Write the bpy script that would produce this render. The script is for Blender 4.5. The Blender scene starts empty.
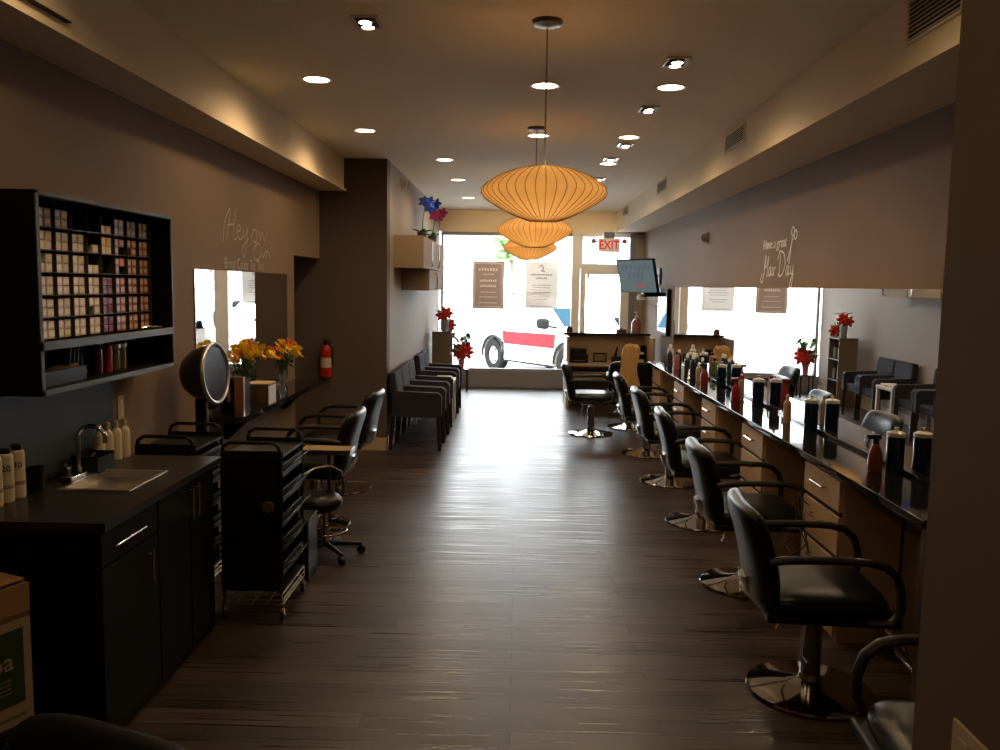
import bpy, bmesh, math, random
from mathutils import Vector, Matrix
random.seed(7)
PI = math.pi
C = bpy.context.scene.collection
def R(a): return math.radians(a)

# ------------------------------------------------------------------ materials
MATS = {}
def mat(name, col, rough=.6, metal=0., spec=.5, emit=None, es=1., trans=0., alpha=1., noise=None, bump=0., coat=0., ior=1.45):
    if name in MATS: return MATS[name]
    m = bpy.data.materials.new(name); m.use_nodes = True
    nt = m.node_tree; b = nt.nodes['Principled BSDF']
    b.inputs['Base Color'].default_value = (*col, 1)
    b.inputs['Roughness'].default_value = rough
    b.inputs['Metallic'].default_value = metal
    b.inputs['Specular IOR Level'].default_value = spec
    b.inputs['Transmission Weight'].default_value = trans
    b.inputs['IOR'].default_value = ior
    b.inputs['Coat Weight'].default_value = coat
    b.inputs['Alpha'].default_value = alpha
    if emit:
        b.inputs['Emission Color'].default_value = (*emit, 1); b.inputs['Emission Strength'].default_value = es
    if noise or bump:
        tc = nt.nodes.new('ShaderNodeTexCoord'); n = nt.nodes.new('ShaderNodeTexNoise')
        sc = noise[0] if noise else 60.
        n.inputs['Scale'].default_value = sc; n.inputs['Detail'].default_value = 4
        nt.links.new(tc.outputs['Object'], n.inputs['Vector'])
        if noise:
            mx = nt.nodes.new('ShaderNodeMixRGB'); a = noise[1]
            mx.inputs[1].default_value = (*[c*(1-a) for c in col], 1); mx.inputs[2].default_value = (*[min(1, c*(1+a)) for c in col], 1)
            nt.links.new(n.outputs['Fac'], mx.inputs[0]); nt.links.new(mx.outputs[0], b.inputs['Base Color'])
        if bump:
            bp = nt.nodes.new('ShaderNodeBump'); bp.inputs['Strength'].default_value = bump; bp.inputs['Distance'].default_value = .01
            nt.links.new(n.outputs['Fac'], bp.inputs['Height']); nt.links.new(bp.outputs[0], b.inputs['Normal'])
    MATS[name] = m
    return m

WALL = mat('taupe_wall_paint', (.205, .138, .097), .75, noise=(1.2, .05), bump=.03)
WALLW = mat('light_taupe_wall_paint', (.31, .255, .215), .7, noise=(1.2, .04))
CEIL = mat('ceiling_paint', (.86, .77, .60), .85, noise=(.8, .04))
SOFF = mat('soffit_paint', (.76, .64, .46), .8, noise=(1., .04))
BASEB = mat('baseboard_paint', (.52, .40, .28), .5)
CHROME = mat('chrome', (.66, .65, .63), .07, 1.)
STEEL = mat('brushed_steel', (.62, .58, .52), .28, 1., noise=(90, .08))
NICKEL = mat('nickel_handle', (.85, .78, .66), .2, 1.)
LEATH = mat('black_vinyl', (.006, .007, .009), .30, 0., .38, bump=.08)
PLAST = mat('black_plastic', (.007, .0065, .0065), .42, 0, .35)
ARMM = mat('black_urethane', (.014, .012, .011), .42, 0, .35)
CABI = mat('black_laminate', (.0045, .0042, .0042), .6, 0, .2, noise=(3, .1))
CTOP = mat('dark_laminate_top', (.012, .009, .008), .34, noise=(150, .35))
GRAN = mat('black_granite', (.010, .011, .013), .06, 0., .7, noise=(220, .5))
WOOD = mat('tan_maple_laminate', (.42, .29, .185), .45, noise=(6, .12))
FABRIC = mat('charcoal_fabric', (.030, .029, .042), .85, 0., .3, noise=(300, .25), bump=.2)
DWOOD = mat('espresso_wood', (.018, .013, .011), .4)
WHITE = mat('white_plastic', (.75, .74, .70), .4)
ALU = mat('aluminium_frame', (.72, .73, .74), .5, .0)
DALU = mat('dark_frame', (.22, .23, .25), .5, .0)
MIRR = mat('mirror_silver', (.90, .91, .91), .0, 1.)
GREEN = mat('leaf_green', (.06, .22, .03), .45, noise=(20, .3))
STEMG = mat('stem_green', (.05, .10, .03), .6)

def glass_mat():
    m = bpy.data.materials.new('window_glass'); m.use_nodes = True; nt = m.node_tree
    for n in list(nt.nodes): nt.nodes.remove(n)
    o = nt.nodes.new('ShaderNodeOutputMaterial'); t = nt.nodes.new('ShaderNodeBsdfTransparent'); g = nt.nodes.new('ShaderNodeBsdfGlossy')
    g.inputs['Roughness'].default_value = .02; t.inputs[0].default_value = (.95, .97, .97, 1)
    f = nt.nodes.new('ShaderNodeFresnel'); f.inputs[0].default_value = 1.45; mx = nt.nodes.new('ShaderNodeMixShader')
    nt.links.new(f.outputs[0], mx.inputs[0]); nt.links.new(t.outputs[0], mx.inputs[1]); nt.links.new(g.outputs[0], mx.inputs[2]); nt.links.new(mx.outputs[0], o.inputs[0])
    return m
GLASS = glass_mat()
def film_mat(name, col, fac):
    m = bpy.data.materials.new(name); m.use_nodes = True; nt = m.node_tree
    for n in list(nt.nodes): nt.nodes.remove(n)
    o = nt.nodes.new('ShaderNodeOutputMaterial'); t = nt.nodes.new('ShaderNodeBsdfTransparent'); d = nt.nodes.new('ShaderNodeBsdfDiffuse')
    d.inputs[0].default_value = (*col, 1); mx = nt.nodes.new('ShaderNodeMixShader'); mx.inputs[0].default_value = fac
    nt.links.new(t.outputs[0], mx.inputs[1]); nt.links.new(d.outputs[0], mx.inputs[2]); nt.links.new(mx.outputs[0], o.inputs[0])
    return m

def floor_mat():
    m = bpy.data.materials.new('grey_brown_plank_floor'); m.use_nodes = True; nt = m.node_tree; b = nt.nodes['Principled BSDF']
    tc = nt.nodes.new('ShaderNodeTexCoord'); br = nt.nodes.new('ShaderNodeTexBrick')
    nt.links.new(tc.outputs['Object'], br.inputs['Vector'])
    br.inputs['Scale'].default_value = 1.; br.inputs['Brick Width'].default_value = 1.2; br.inputs['Row Height'].default_value = .125
    br.inputs['Mortar Size'].default_value = .0035; br.inputs['Mortar Smooth'].default_value = .3; br.inputs['Bias'].default_value = 0.
    br.inputs['Color1'].default_value = (.026, .017, .014, 1); br.inputs['Color2'].default_value = (.075, .053, .044, 1); br.inputs['Mortar'].default_value = (.012, .009, .008, 1)
    mp = nt.nodes.new('ShaderNodeMapping'); mp.inputs['Scale'].default_value = (.8, 34., 1.)
    n = nt.nodes.new('ShaderNodeTexNoise'); n.inputs['Scale'].default_value = 1.6; n.inputs['Detail'].default_value = 6
    nt.links.new(tc.outputs['Object'], mp.inputs[0]); nt.links.new(mp.outputs[0], n.inputs['Vector'])
    cr = nt.nodes.new('ShaderNodeValToRGB'); cr.color_ramp.elements[0].position = .3; cr.color_ramp.elements[0].color = (.55, .55, .55, 1); cr.color_ramp.elements[1].position = .72; cr.color_ramp.elements[1].color = (1.35, 1.35, 1.35, 1)
    nt.links.new(n.outputs['Fac'], cr.inputs[0])
    mx = nt.nodes.new('ShaderNodeMixRGB'); mx.blend_type = 'MULTIPLY'; mx.inputs[0].default_value = 1
    nt.links.new(br.outputs['Color'], mx.inputs[1]); nt.links.new(cr.outputs[0], mx.inputs[2]); nt.links.new(mx.outputs[0], b.inputs['Base Color'])
    rr = nt.nodes.new('ShaderNodeMapRange'); rr.inputs[1].default_value = .3; rr.inputs[2].default_value = .7; rr.inputs[3].default_value = .22; rr.inputs[4].default_value = .50
    nt.links.new(n.outputs['Fac'], rr.inputs[0]); nt.links.new(rr.outputs[0], b.inputs['Roughness'])
    bp = nt.nodes.new('ShaderNodeBump'); bp.inputs['Strength'].default_value = .22; bp.inputs['Distance'].default_value = .004
    ad = nt.nodes.new('ShaderNodeMath'); ad.operation = 'SUBTRACT'; nt.links.new(n.outputs['Fac'], ad.inputs[0]); nt.links.new(br.outputs['Fac'], ad.inputs[1])
    nt.links.new(ad.outputs[0], bp.inputs['Height']); nt.links.new(bp.outputs[0], b.inputs['Normal'])
    b.inputs['Specular IOR Level'].default_value = .38
    return m
FLOOR = floor_mat()

# ------------------------------------------------------------------ mesh builder
class MB:
    def __init__(s): s.bm = bmesh.new()
    def _xf(s, vs, M):
        if M is not None: bmesh.ops.transform(s.bm, matrix=M, verts=vs)
    def box(s, c, d, rot=None, bev=0, seg=2):
        r = bmesh.ops.create_cube(s.bm, size=1); vs = r['verts']
        for v in vs: v.co = Vector((v.co.x*d[0], v.co.y*d[1], v.co.z*d[2]))
        if bev > 0:
            es = list({e for v in vs for e in v.link_edges})
            rr = bmesh.ops.bevel(s.bm, geom=es, offset=bev, segments=seg, affect='EDGES', profile=.5)
            vs = list({v for f in rr['faces'] for v in f.verts} | {v for v in vs if v.is_valid})
        M = Matrix.Translation(Vector(c))
        if rot is not None: M = M @ rot
        s._xf(vs, M); return s
    def b(s, x0, x1, y0, y1, z0, z1, bev=0, seg=2):
        return s.box(((x0+x1)/2, (y0+y1)/2, (z0+z1)/2), (abs(x1-x0), abs(y1-y0), abs(z1-z0)), None, bev, seg)
    def lathe(s, prof, c=(0,0,0), seg=32, rot=None, mod=None):
        n = len(prof); rings = []
        M = Matrix.Translation(Vector(c)) @ (rot if rot is not None else Matrix.Identity(4))
        for (r, z) in prof:
            if r < 1e-5: rings.append([s.bm.verts.new(M @ Vector((0, 0, z)))]); continue
            ring = []
            for k in range(seg):
                rr = r*(mod(k) if mod else 1); a = 2*PI*k/seg
                ring.append(s.bm.verts.new(M @ Vector((rr*math.cos(a), rr*math.sin(a), z))))
            rings.append(ring)
        for i in range(n-1):
            a, b = rings[i], rings[i+1]
            for k in range(seg):
                k2 = (k+1) % seg
                try:
                    if len(a) == 1 and len(b) == 1: continue
                    if len(a) == 1: s.bm.faces.new((a[0], b[k2], b[k]))
                    elif len(b) == 1: s.bm.faces.new((a[k], a[k2], b[0]))
                    else: s.bm.faces.new((a[k], a[k2], b[k2], b[k]))
                except ValueError: pass
        for ring in (rings[0], rings[-1]):
            if len(ring) > 2 and prof[0] != prof[-1]:
                try: s.bm.faces.new(ring)
                except ValueError: pass
        return s
    def cyl(s, p0, p1, r0, r1=None, seg=16):
        p0, p1 = Vector(p0), Vector(p1); r1 = r0 if r1 is None else r1
        q = (p1-p0).to_track_quat('Z', 'Y').to_matrix().to_4x4(); L = (p1-p0).length
        return s.lathe([(r0, 0), (r1, L)], p0, seg, q)
    def tube(s, pts, r, seg=8, closed=False, flat=1.):
        pts = [Vector(p) for p in pts]; n = len(pts); rings = []; prev = None
        for i, p in enumerate(pts):
            if closed: t = pts[(i+1) % n]-pts[i-1]
            else: t = (pts[min(i+1, n-1)]-pts[max(i-1, 0)])
            t.normalize()
            if prev is None:
                u = t.orthogonal().normalized()
                if abs(t.dot(Vector((0, 1, 0)))) < .9: u = (Vector((0, 1, 0))-t*t.y).normalized()
            else:
                u = prev-t*prev.dot(t)
                u = u.normalized() if u.length > 1e-6 else t.orthogonal().normalized()
            prev = u; w = t.cross(u)
            rr = r[i] if isinstance(r, (list, tuple)) else r
            rings.append([s.bm.verts.new(p+u*rr*math.cos(2*PI*k/seg)*flat+w*rr*math.sin(2*PI*k/seg)) for k in range(seg)])
        m = n if closed else n-1
        for i in range(m):
            a, b = rings[i], rings[(i+1) % n]
            for k in range(seg): s.bm.faces.new((a[k], a[(k+1) % seg], b[(k+1) % seg], b[k]))
        if not closed: s.bm.faces.new(rings[0]); s.bm.faces.new(rings[-1])
        return s
    def prism(s, poly, axis, a, b):
        def P(u, v, w): return {'x': (w, u, v), 'y': (u, w, v), 'z': (u, v, w)}[axis]
        A = [s.bm.verts.new(P(u, v, a)) for u, v in poly]; B = [s.bm.verts.new(P(u, v, b)) for u, v in poly]
        n = len(poly); s.bm.faces.new(A); s.bm.faces.new(B)
        for i in range(n): s.bm.faces.new((A[i], A[(i+1) % n], B[(i+1) % n], B[i]))
        return s
    def pad(s, c, w, h, t, rot=None, n=14, p=4., q=5., fn=None):
        M = Matrix.Translation(Vector(c)) @ (rot if rot is not None else Matrix.Identity(4)); g = {}
        for side in (1, -1):
            for i in range(n+1):
                for j in range(n+1):
                    u = math.sin(PI/2*(-1+2*i/n)); v = math.sin(PI/2*(-1+2*j/n)); edge = i in (0, n) or j in (0, n)
                    if edge and side == -1: g[(side, i, j)] = g[(1, i, j)]; continue
                    a = max(abs(u), abs(v))
                    k = a/((abs(u)**p+abs(v)**p)**(1/p)) if a > 0 else 1
                    x, y = u*k, v*k; z = side*.5*t*max(0, 1-a**q)**.5
                    co = Vector((x*w/2, y*h/2, z))
                    if fn: co = fn(co)
                    g[(side, i, j)] = s.bm.verts.new(M @ co)
        for side in (1, -1):
            for i in range(n):
                for j in range(n):
                    f = [g[(side, i, j)], g[(side, i+1, j)], g[(side, i+1, j+1)], g[(side, i, j+1)]]
                    if side == -1: f.reverse()
                    try: s.bm.faces.new(f)
                    except ValueError: pass
        return s
    def ball(s, c, r, seg=10, rings=7, rot=None):
        if not isinstance(r, (tuple, list)): r = (r, r, r)
        q = bmesh.ops.create_uvsphere(s.bm, u_segments=seg, v_segments=rings, radius=1)
        M = Matrix.Translation(Vector(c)) @ (rot if rot is not None else Matrix.Identity(4)) @ Matrix.Diagonal((*r, 1))
        s._xf(q['verts'], M); return s
    def obj(s, name, m, parent=None, label=None, smooth=True, loc=None):
        bmesh.ops.recalc_face_normals(s.bm, faces=s.bm.faces)
        me = bpy.data.meshes.new(name); s.bm.to_mesh(me); s.bm.free()
        if isinstance(m, (list, tuple)):
            for x in m: me.materials.append(x)
        else: me.materials.append(m)
        if smooth:
            me.polygons.foreach_set('use_smooth', [True]*len(me.polygons))
            try: me.set_sharp_from_angle(angle=R(50))
            except Exception: pass
        o = bpy.data.objects.new(name, me); C.objects.link(o)
        if smooth:
            wn = o.modifiers.new('normals', 'WEIGHTED_NORMAL'); wn.keep_sharp = True
        if parent: o.parent = parent
        if loc: o.location = loc
        if label: o['label'] = label
        return o
def RX(a): return Matrix.Rotation(R(a), 4, 'X')
def RY(a): return Matrix.Rotation(R(a), 4, 'Y')
def RZ(a): return Matrix.Rotation(R(a), 4, 'Z')
def thing(name, label, cat, loc=(0,0,0), rz=0, group=None):
    o = bpy.data.objects.new(name, None); C.objects.link(o); o.empty_display_size = .1
    o.location = loc; o.rotation_euler = (0, 0, R(rz)); tag(o, label, cat, group); return o
def tag(o, label, cat, group=None):
    o['label'] = label; o['category'] = cat
    if group: o['group'] = group
    return o
def struct(name, b, m, parent=None, smooth=False):
    o = b.obj(name, m, parent, smooth=smooth)
    if parent is None: o['kind'] = 'structure'
    return o
def kids(o): return [c for c in bpy.data.objects if c.parent == o]
def dup(root, loc, rz=None, label=None, group=None):
    r = root.copy(); C.objects.link(r); r.location = loc
    if rz is not None: r.rotation_euler = (0, 0, R(rz))
    if label: r['label'] = label
    if group: r['group'] = group
    for ch in kids(root):
        c = ch.copy(); C.objects.link(c); c.parent = r
        for g in kids(ch):
            d = g.copy(); C.objects.link(d); d.parent = c
    return r
def text_mb(txt, size, m, name, loc, rot, parent=None, depth=.002, shear=0., squeeze=1., bold=0.):
    cu = bpy.data.curves.new('t', 'FONT'); cu.body = txt; cu.size = size; cu.extrude = depth; cu.offset = bold; cu.align_x = 'CENTER'; cu.align_y = 'CENTER'; cu.shear = shear
    t = bpy.data.objects.new('t', cu); C.objects.link(t); bpy.context.view_layer.update()
    me = bpy.data.meshes.new_from_object(t.evaluated_get(bpy.context.evaluated_depsgraph_get()))
    bpy.data.objects.remove(t); bpy.data.curves.remove(cu)
    for v in me.vertices: v.co.x *= squeeze
    me.materials.clear(); me.materials.append(m)
    o = bpy.data.objects.new(name, me); C.objects.link(o); o.location = loc; o.rotation_euler = [R(a) for a in rot]
    if parent: o.parent = parent
    return o
def arc(cx, cy, r, a0, a1, n=8):
    return [(cx+r*math.cos(R(a0+(a1-a0)*i/n)), cy+r*math.sin(R(a0+(a1-a0)*i/n))) for i in range(n+1)]

# ------------------------------------------------------------------ camera
f = 865.; W, H = 1000, 750; CAMH = 1.75
v = Vector((18, 89, f)).normalized(); u = Vector((0, 1, 0)); u = (u-v*u.dot(v)).normalized()
r_ = u.cross(v)
if r_.x < 0: r_ = -r_
ro = R(1.0); up = u*math.cos(ro)+r_*math.sin(ro); rt = r_*math.cos(ro)-u*math.sin(ro)
# rows = world axes in camera frame (x right, y up, z forward)
cam = bpy.data.cameras.new('camera'); co = bpy.data.objects.new('camera', cam); C.objects.link(co)
cx = Vector((rt.x, v.x, up.x)); cy = Vector((rt.y, v.y, up.y)); cz = Vector((rt.z, v.z, up.z))
M = Matrix(((cx.x, cy.x, -cz.x, 0), (cx.y, cy.y, -cz.y, 0), (cx.z, cy.z, -cz.z, CAMH), (0, 0, 0, 1)))
co.matrix_world = M; cam.sensor_width = 36; cam.lens = f/W*36; cam.clip_start = .05; cam.clip_end = 400
bpy.context.scene.camera = co

# ------------------------------------------------------------------ room
XL, XR, YB, YW, ZC = -2.06, 2.15, -1.6, 14.95, 3.025
XM = 1.92           # mirror plane of the furred-out half wall
XF = -1.36          # wall beside the waiting chairs
ZS = 2.69
struct('floor', MB().b(XL-1.2, XR+.2, YB-.2, YW+.02, -.12, 0), FLOOR)
struct('ceiling', MB().b(XL-1.2, XR+.2, YB-.2, YW+.2, ZC, ZC+.15), CEIL)
struct('wall_back', MB().b(XL-.2, XR+.2, YB-.2, YB, 0, ZC), WALL)
struct('wall_left', MB().b(XL-.15, XL, YB, 7.96, 0, ZC).b(XL-.15, XL, 7.96, 9.0, 2.0, ZC), WALL)
struct('wall_recess', MB().b(XL-1.1, XL-1.0, 7.7, 9.2, 0, ZC).b(XL-1.1, XL-.15, 7.6, 7.7, 0, ZC), WALL)
struct('wall_block', MB().b(XL-1.0, XF, 9.0, 9.2, 0, ZC), mat('shaded_block_paint', (.115, .085, .072), .75, noise=(1.2, .05)))  # shade of the face turned from the window is mixed into its colour
struct('wall_front_left', MB().b(XF-.15, XF, 9.2, YW, 0, ZC), WALLW)
struct('wall_right', MB().b(XR, XR+.15, YB, YW, 0, ZC), WALL)
struct('wall_mirror', MB().b(XM+.006, XR, 1.53, 10.68, 0, 1.765, .002, 1), WALL)
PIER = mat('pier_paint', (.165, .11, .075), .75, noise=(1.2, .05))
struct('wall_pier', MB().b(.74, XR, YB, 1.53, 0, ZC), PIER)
struct('wall_bulkhead', MB().b(XF, XR, YW-.02, YW+.14, 2.66, ZC), SOFF)
struct('trim_soffit_left', MB().b(XL, -1.80, YB, 8.98, ZS, ZC).b(-1.80, -1.775, YB, 8.98, ZS, ZS+.022), SOFF)
struct('trim_soffit_right', MB().b(1.655, XR, 1.53, YW-.02, ZS, ZC), SOFF)
struct('baseboard_block', MB().b(XL, XF+.015, 8.985, 9.0, 0, .135).b(XF, XF+.015, 8.985, 14.9, 0, .135), BASEB)
struct('baseboard_left', MB().b(XL, XL+.015, 4.5, 7.96, 0, .12), WALL)
SILLM = mat('grey_sill_paint', (.20, .21, .23), .6)
struct('wall_sill', MB().b(XF, .95, YW-.05, YW+.15, 0, .28), SILLM)
# shop window
wf = struct('window_1', MB().b(-1.33, -1.29, YW, YW+.08, .28, 2.62).b(-1.33, .92, YW, YW+.08, 2.60, 2.66).b(-1.33, .92, YW, YW+.08, .28, .32), DALU)
o = MB().b(-1.29, .92, YW+.03, YW+.04, .32, 2.60).obj('pane', GLASS, wf)
struct('trim_1', MB().b(.92, 1.06, YW-.02, YW+.10, 0, 2.66, .005), ALU)
d = struct('door_1', MB().b(1.07, 1.16, YW, YW+.06, .03, 2.06).b(1.76, 1.86, YW, YW+.06, .03, 2.06).b(1.16, 1.76, YW, YW+.06, 1.97, 2.06).b(1.16, 1.76, YW, YW+.06, .03, .28), ALU)
MB().b(1.16, 1.76, YW+.025, YW+.035, .28, 1.97).obj('pane', GLASS, d)
MB().tube([(1.15, YW, 1.22), (1.15, YW-.05, 1.22), (1.15, YW-.06, 1.18), (1.15, YW-.06, 1.02), (1.15, YW-.05, .98), (1.15, YW, .98)], .011).obj('door_handle', CHROME, d)
MB().b(1.2, 1.5, YW-.03, YW, 1.99, 2.03).cyl((1.2, YW-.015, 1.9), (1.2, YW-.015, 1.99), .025).obj('door_closer', ALU, d)
w2 = struct('window_2', MB().b(1.06, 2.0, YW, YW+.08, 2.06, 2.15).b(1.06, 1.10, YW, YW+.08, 2.15, 2.62).b(1.06, 2.0, YW, YW+.08, 2.60, 2.66).b(1.86, 1.90, YW, YW+.08, 0, 2.15), ALU)
MB().b(1.10, 1.9, YW+.03, YW+.04, 2.15, 2.60).obj('pane', GLASS, w2)
struct('trim_2', MB().b(1.90, 2.0, YW-.03, YW+.1, 0, 2.66, .004), DALU)
struct('wall_front_right', MB().b(2.0, XR, YW-.02, YW+.12, 0, ZS), WALLW)

# ------------------------------------------------------------------ lights in the ceiling
LAMPG = mat('lamp_glow', (1, .9, .7), .5, emit=(1, .82, .58), es=14)
WARM = (1, .69, .36)
LK = .80
def spot(loc, energy, size=166, blend=.55, tilt=(0, 0), rad=.05):
    l = bpy.data.lights.new('spot', 'SPOT'); l.energy = energy*LK; l.color = WARM; l.spot_size = R(size); l.spot_blend = blend; l.shadow_soft_size = rad
    o = bpy.data.objects.new('downlight_beam', l); C.objects.link(o); o.location = loc; o.rotation_euler = (R(tilt[0]), R(tilt[1]), 0); return o
def round_light(label, x, y, e=26):
    t = thing('recessed_light', label, 'light', (x, y, ZC), 0, 'round recessed ceiling lights')
    MB().lathe([(.078, 0), (.098, 0), (.098, -.008), (.078, -.004), (.078, 0)], seg=28).obj('trim_ring', WHITE, t)
    MB().lathe([(0, -.003), (.077, -.003), (.077, -.001), (0, -.001)], seg=28).obj('lens', LAMPG, t)
    spot((x, y, ZC-.03), e)
    return t
def gimbal(label, x, y, e=22, tilt=(0, 0)):
    t = thing('gimbal_light', label, 'light', (x, y, ZC), 90, 'square twin ceiling spotlights'); t.scale = (.9, .9, .9)
    MB().b(-.11, .11, -.075, -.06, -.012, 0).b(-.11, .11, .06, .075, -.012, 0).b(-.11, -.095, -.06, .06, -.012, 0).b(.095, .11, -.06, .06, -.012, 0).obj('frame', STEEL, t)
    MB().b(-.095, .095, -.06, .06, -.004, 0).obj('housing', PLAST, t)
    for s in (-1, 1):
        h = MB().lathe([(.036, 0), (.042, -.02), (.036, -.02)], (s*.045, 0, -.003), 16).obj('lamp_head', CHROME, t)
        MB().lathe([(0, -.021), (.034, -.021), (.034, -.017), (0, -.017)], (s*.045, 0, -.003), 16).obj('bulb', LAMPG, h)
    spot((x, y, ZC-.06), e, 70, .9, tilt)
    return t
round_light('round recessed light nearest the camera on the left side of the ceiling', -1.29, 5.58)
round_light('round recessed light near the dark wall block on the left', -1.30, 7.38)
round_light('first round recessed light beyond the corner of the dark wall block', -.77, 9.01)
round_light('middle one of three round recessed lights above the waiting chairs', -.75, 10.69)
round_light('round recessed light closest to the shop window on the left', -.75, 12.85)
round_light('nearest round recessed light on the right side of the ceiling', .95, 5.69)
round_light('round recessed light just behind the cord of the nearest pendant lamp', .15, 5.68)
round_light('round recessed light on the right beside a glaring twin spotlight', .92, 7.55)
round_light('round recessed light on the right beside the third row of spotlights', .91, 9.15)
round_light('round recessed light just behind the canopy of the second pendant lamp', .15, 7.52)
round_light('farthest round recessed light on the right, behind the large paper lamp', .92, 10.9)
gimbal('square twin spotlight at the upper left of the ceiling', -.76, 4.36, tilt=(0, 22))
gimbal('bright tilted twin spotlight nearest the camera on the right', .87, 5.05, tilt=(0, -28))
gimbal('dim square twin spotlight between two round lights on the right', .91, 6.35, tilt=(0, -28))
gimbal('glaring twin spotlight touching the round light at mid ceiling right', .94, 7.93, tilt=(0, -28))
gimbal('twin spotlight just before the third round light on the right', .90, 8.80, tilt=(0, -28))
gimbal('farthest twin spotlight, at the right rim of the large paper lamp', .93, 10.4, tilt=(0, -28))
spot((.93, 13.3, ZC-.06), 60, 110, .9, (52, 0)); spot((-.35, 13.3, ZC-.06), 60, 110, .9, (52, 0))
# lamps of the same rows that hang over and behind the photographer
spot((-1.29, 2.9, ZC-.03), 17); spot((.95, 3.3, ZC-.03), 17); spot((.05, 1.2, ZC-.03), 9); spot((-1.29, .9, ZC-.03), 9)

SHADE = bpy.data.materials.new('paper_lamp_shade'); SHADE.use_nodes = True
def _shade():
    nt = SHADE.node_tree; 
    for n in list(nt.nodes): nt.nodes.remove(n)
    o = nt.nodes.new('ShaderNodeOutputMaterial'); d = nt.nodes.new('ShaderNodeBsdfDiffuse'); t = nt.nodes.new('ShaderNodeBsdfTranslucent'); mx = nt.nodes.new('ShaderNodeMixShader')
    d.inputs[0].default_value = (.85, .62, .32, 1); t.inputs[0].default_value = (.9, .64, .32, 1); mx.inputs[0].default_value = .5
    nt.links.new(d.outputs[0], mx.inputs[1]); nt.links.new(t.outputs[0], mx.inputs[2]); nt.links.new(mx.outputs[0], o.inputs[0])
_shade()
RIBM = mat('lamp_wire', (.35, .18, .06), .7)
def pendant(label, x, y, zb, rr, hh, e):
    t = thing('saucer_pendant_lamp', label, 'lamp', (x, y, zb), 0, 'paper saucer pendant lamps')
    base = [(.23, .0), (.40, .07), (.62, .19), (.82, .32), (.95, .43), (1., .52), (.985, .60), (.90, .70), (.72, .83), (.50, .93), (.28, .985), (.1, 1.)]
    pr = [(a*rr, b*hh) for a, b in base]
    MB().lathe_open(pr, 40*4, lambda k: 1-.022*(1-abs(math.cos(PI*k/4)))).obj('lamp_shade', SHADE, t)
    w = MB()
    for k in range(40):
        a = 2*PI*k/40
        w.tube([(p[0]*math.cos(a)*1.002, p[0]*math.sin(a)*1.002, p[1]) for p in pr], .0022, 4)
    w.lathe([(pr[0][0]-.004, 0), (pr[0][0]+.004, 0), (pr[0][0]+.004, .008), (pr[0][0]-.004, .008), (pr[0][0]-.004, 0)], seg=32)
    w.obj('shade_frame', RIBM, t)
    MB().tube([(0, 0, hh*.6), (0, 0, ZC-zb-.03)], .004).obj('cord', mat('lamp_cord', (.30, .26, .2), .5), t)
    MB().lathe([(0, 0), (.075, 0), (.07, -.02), (.02, -.03), (0, -.03)], (0, 0, ZC-zb), 24).obj('canopy', mat('canopy_bronze', (.16, .13, .11), .4, .6), t)
    MB().lathe([(0, -.05), (.03, -.03), (.035, 0), (.02, .05), (0, .055)], (0, 0, hh*.5), 12).obj('bulb', mat('bulb_glow', (1, .8, .5), .5, emit=(1, .7, .35), es=4), t)
    l = bpy.data.lights.new('bulb', 'POINT'); l.energy = e; l.color = (1, .72, .38); l.shadow_soft_size = .06
    lo = bpy.data.objects.new('pendant_bulb_light', l); C.objects.link(lo); lo.location = (x, y, zb+hh*.45+.09)
    return t
def lathe_open(s, prof, seg, mod):
    rings = []
    for (r, z) in prof: rings.append([s.bm.verts.new((r*mod(k)*math.cos(2*PI*k/seg), r*mod(k)*math.sin(2*PI*k/seg), z)) for k in range(seg)])
    for a, b in zip(rings, rings[1:]):
        for k in range(seg): s.bm.faces.new((a[k], a[(k+1) % seg], b[(k+1) % seg], b[k]))
    return s
MB.lathe_open = lathe_open
pendant('large saucer shaped amber paper lamp hanging nearest the camera', .12, 4.33, 2.07, .31, .262, 2.9)
pendant('middle amber saucer lamp seen just below the nearest one', .13, 7.15, 2.065, .305, .262, 2.9)
pendant('farthest amber saucer lamp, its bottom peeking out below the other two', .13, 10.0, 2.05, .31, .262, 2.9)

# air grilles on the soffits
def grille(label, y0, y1, z0, z1, x, side, n):
    t = thing('air_grille', label, 'vent', (x, (y0+y1)/2, (z0+z1)/2), 0)
    hy, hz = (y1-y0)/2, (z1-z0)/2; s = -side
    fr = .012
    MB().b(0, s*.01, -hy, hy, hz-fr, hz).b(0, s*.01, -hy, hy, -hz, -hz+fr).b(0, s*.01, -hy, -hy+fr, -hz, hz).b(0, s*.01, hy-fr, hy, -hz, hz).obj('frame', SOFF, t)
    MB().b(0, s*.002, -hy+fr, hy-fr, -hz+fr, hz-fr).obj('backing', mat('vent_dark', (.03, .025, .02), .8), t)
    m = MB()
    for k in range(n):
        z = -hz+fr+(k+.5)*(2*hz-2*fr)/n
        m.box((s*.006, 0, z), (.010, 2*hy-2*fr, .004), RY(30*s))
    m.obj('slats', SOFF, t)
grille('large slatted air grille high on the right soffit near the camera', 3.40, 3.88, 2.80, 2.99, 1.655, 1, 9)
grille('second air grille from the camera on the right soffit', 6.56, 7.18, 2.84, 2.98, 1.655, 1, 8)
grille('third air grille from the camera on the right soffit', 9.9, 10.6, 2.86, 3.0, 1.655, 1, 8)
grille('farthest small air grille on the right soffit by the window', 13.3, 14.0, 2.86, 3.0, 1.655, 1, 8)
t = thing('ceiling_speaker_box', 'small box fitting standing out from the left soffit at the top left corner', 'fitting', (-1.80, 3.3, 2.70))
MB().b(0, .03, -.15, .20, .055, .19, .004).obj('box', SOFF, t)
MB().b(.004, .028, -.14, .19, .05, .055).obj('slot', mat('vent_dark', (.03, .025, .02), .8), t)

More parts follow.
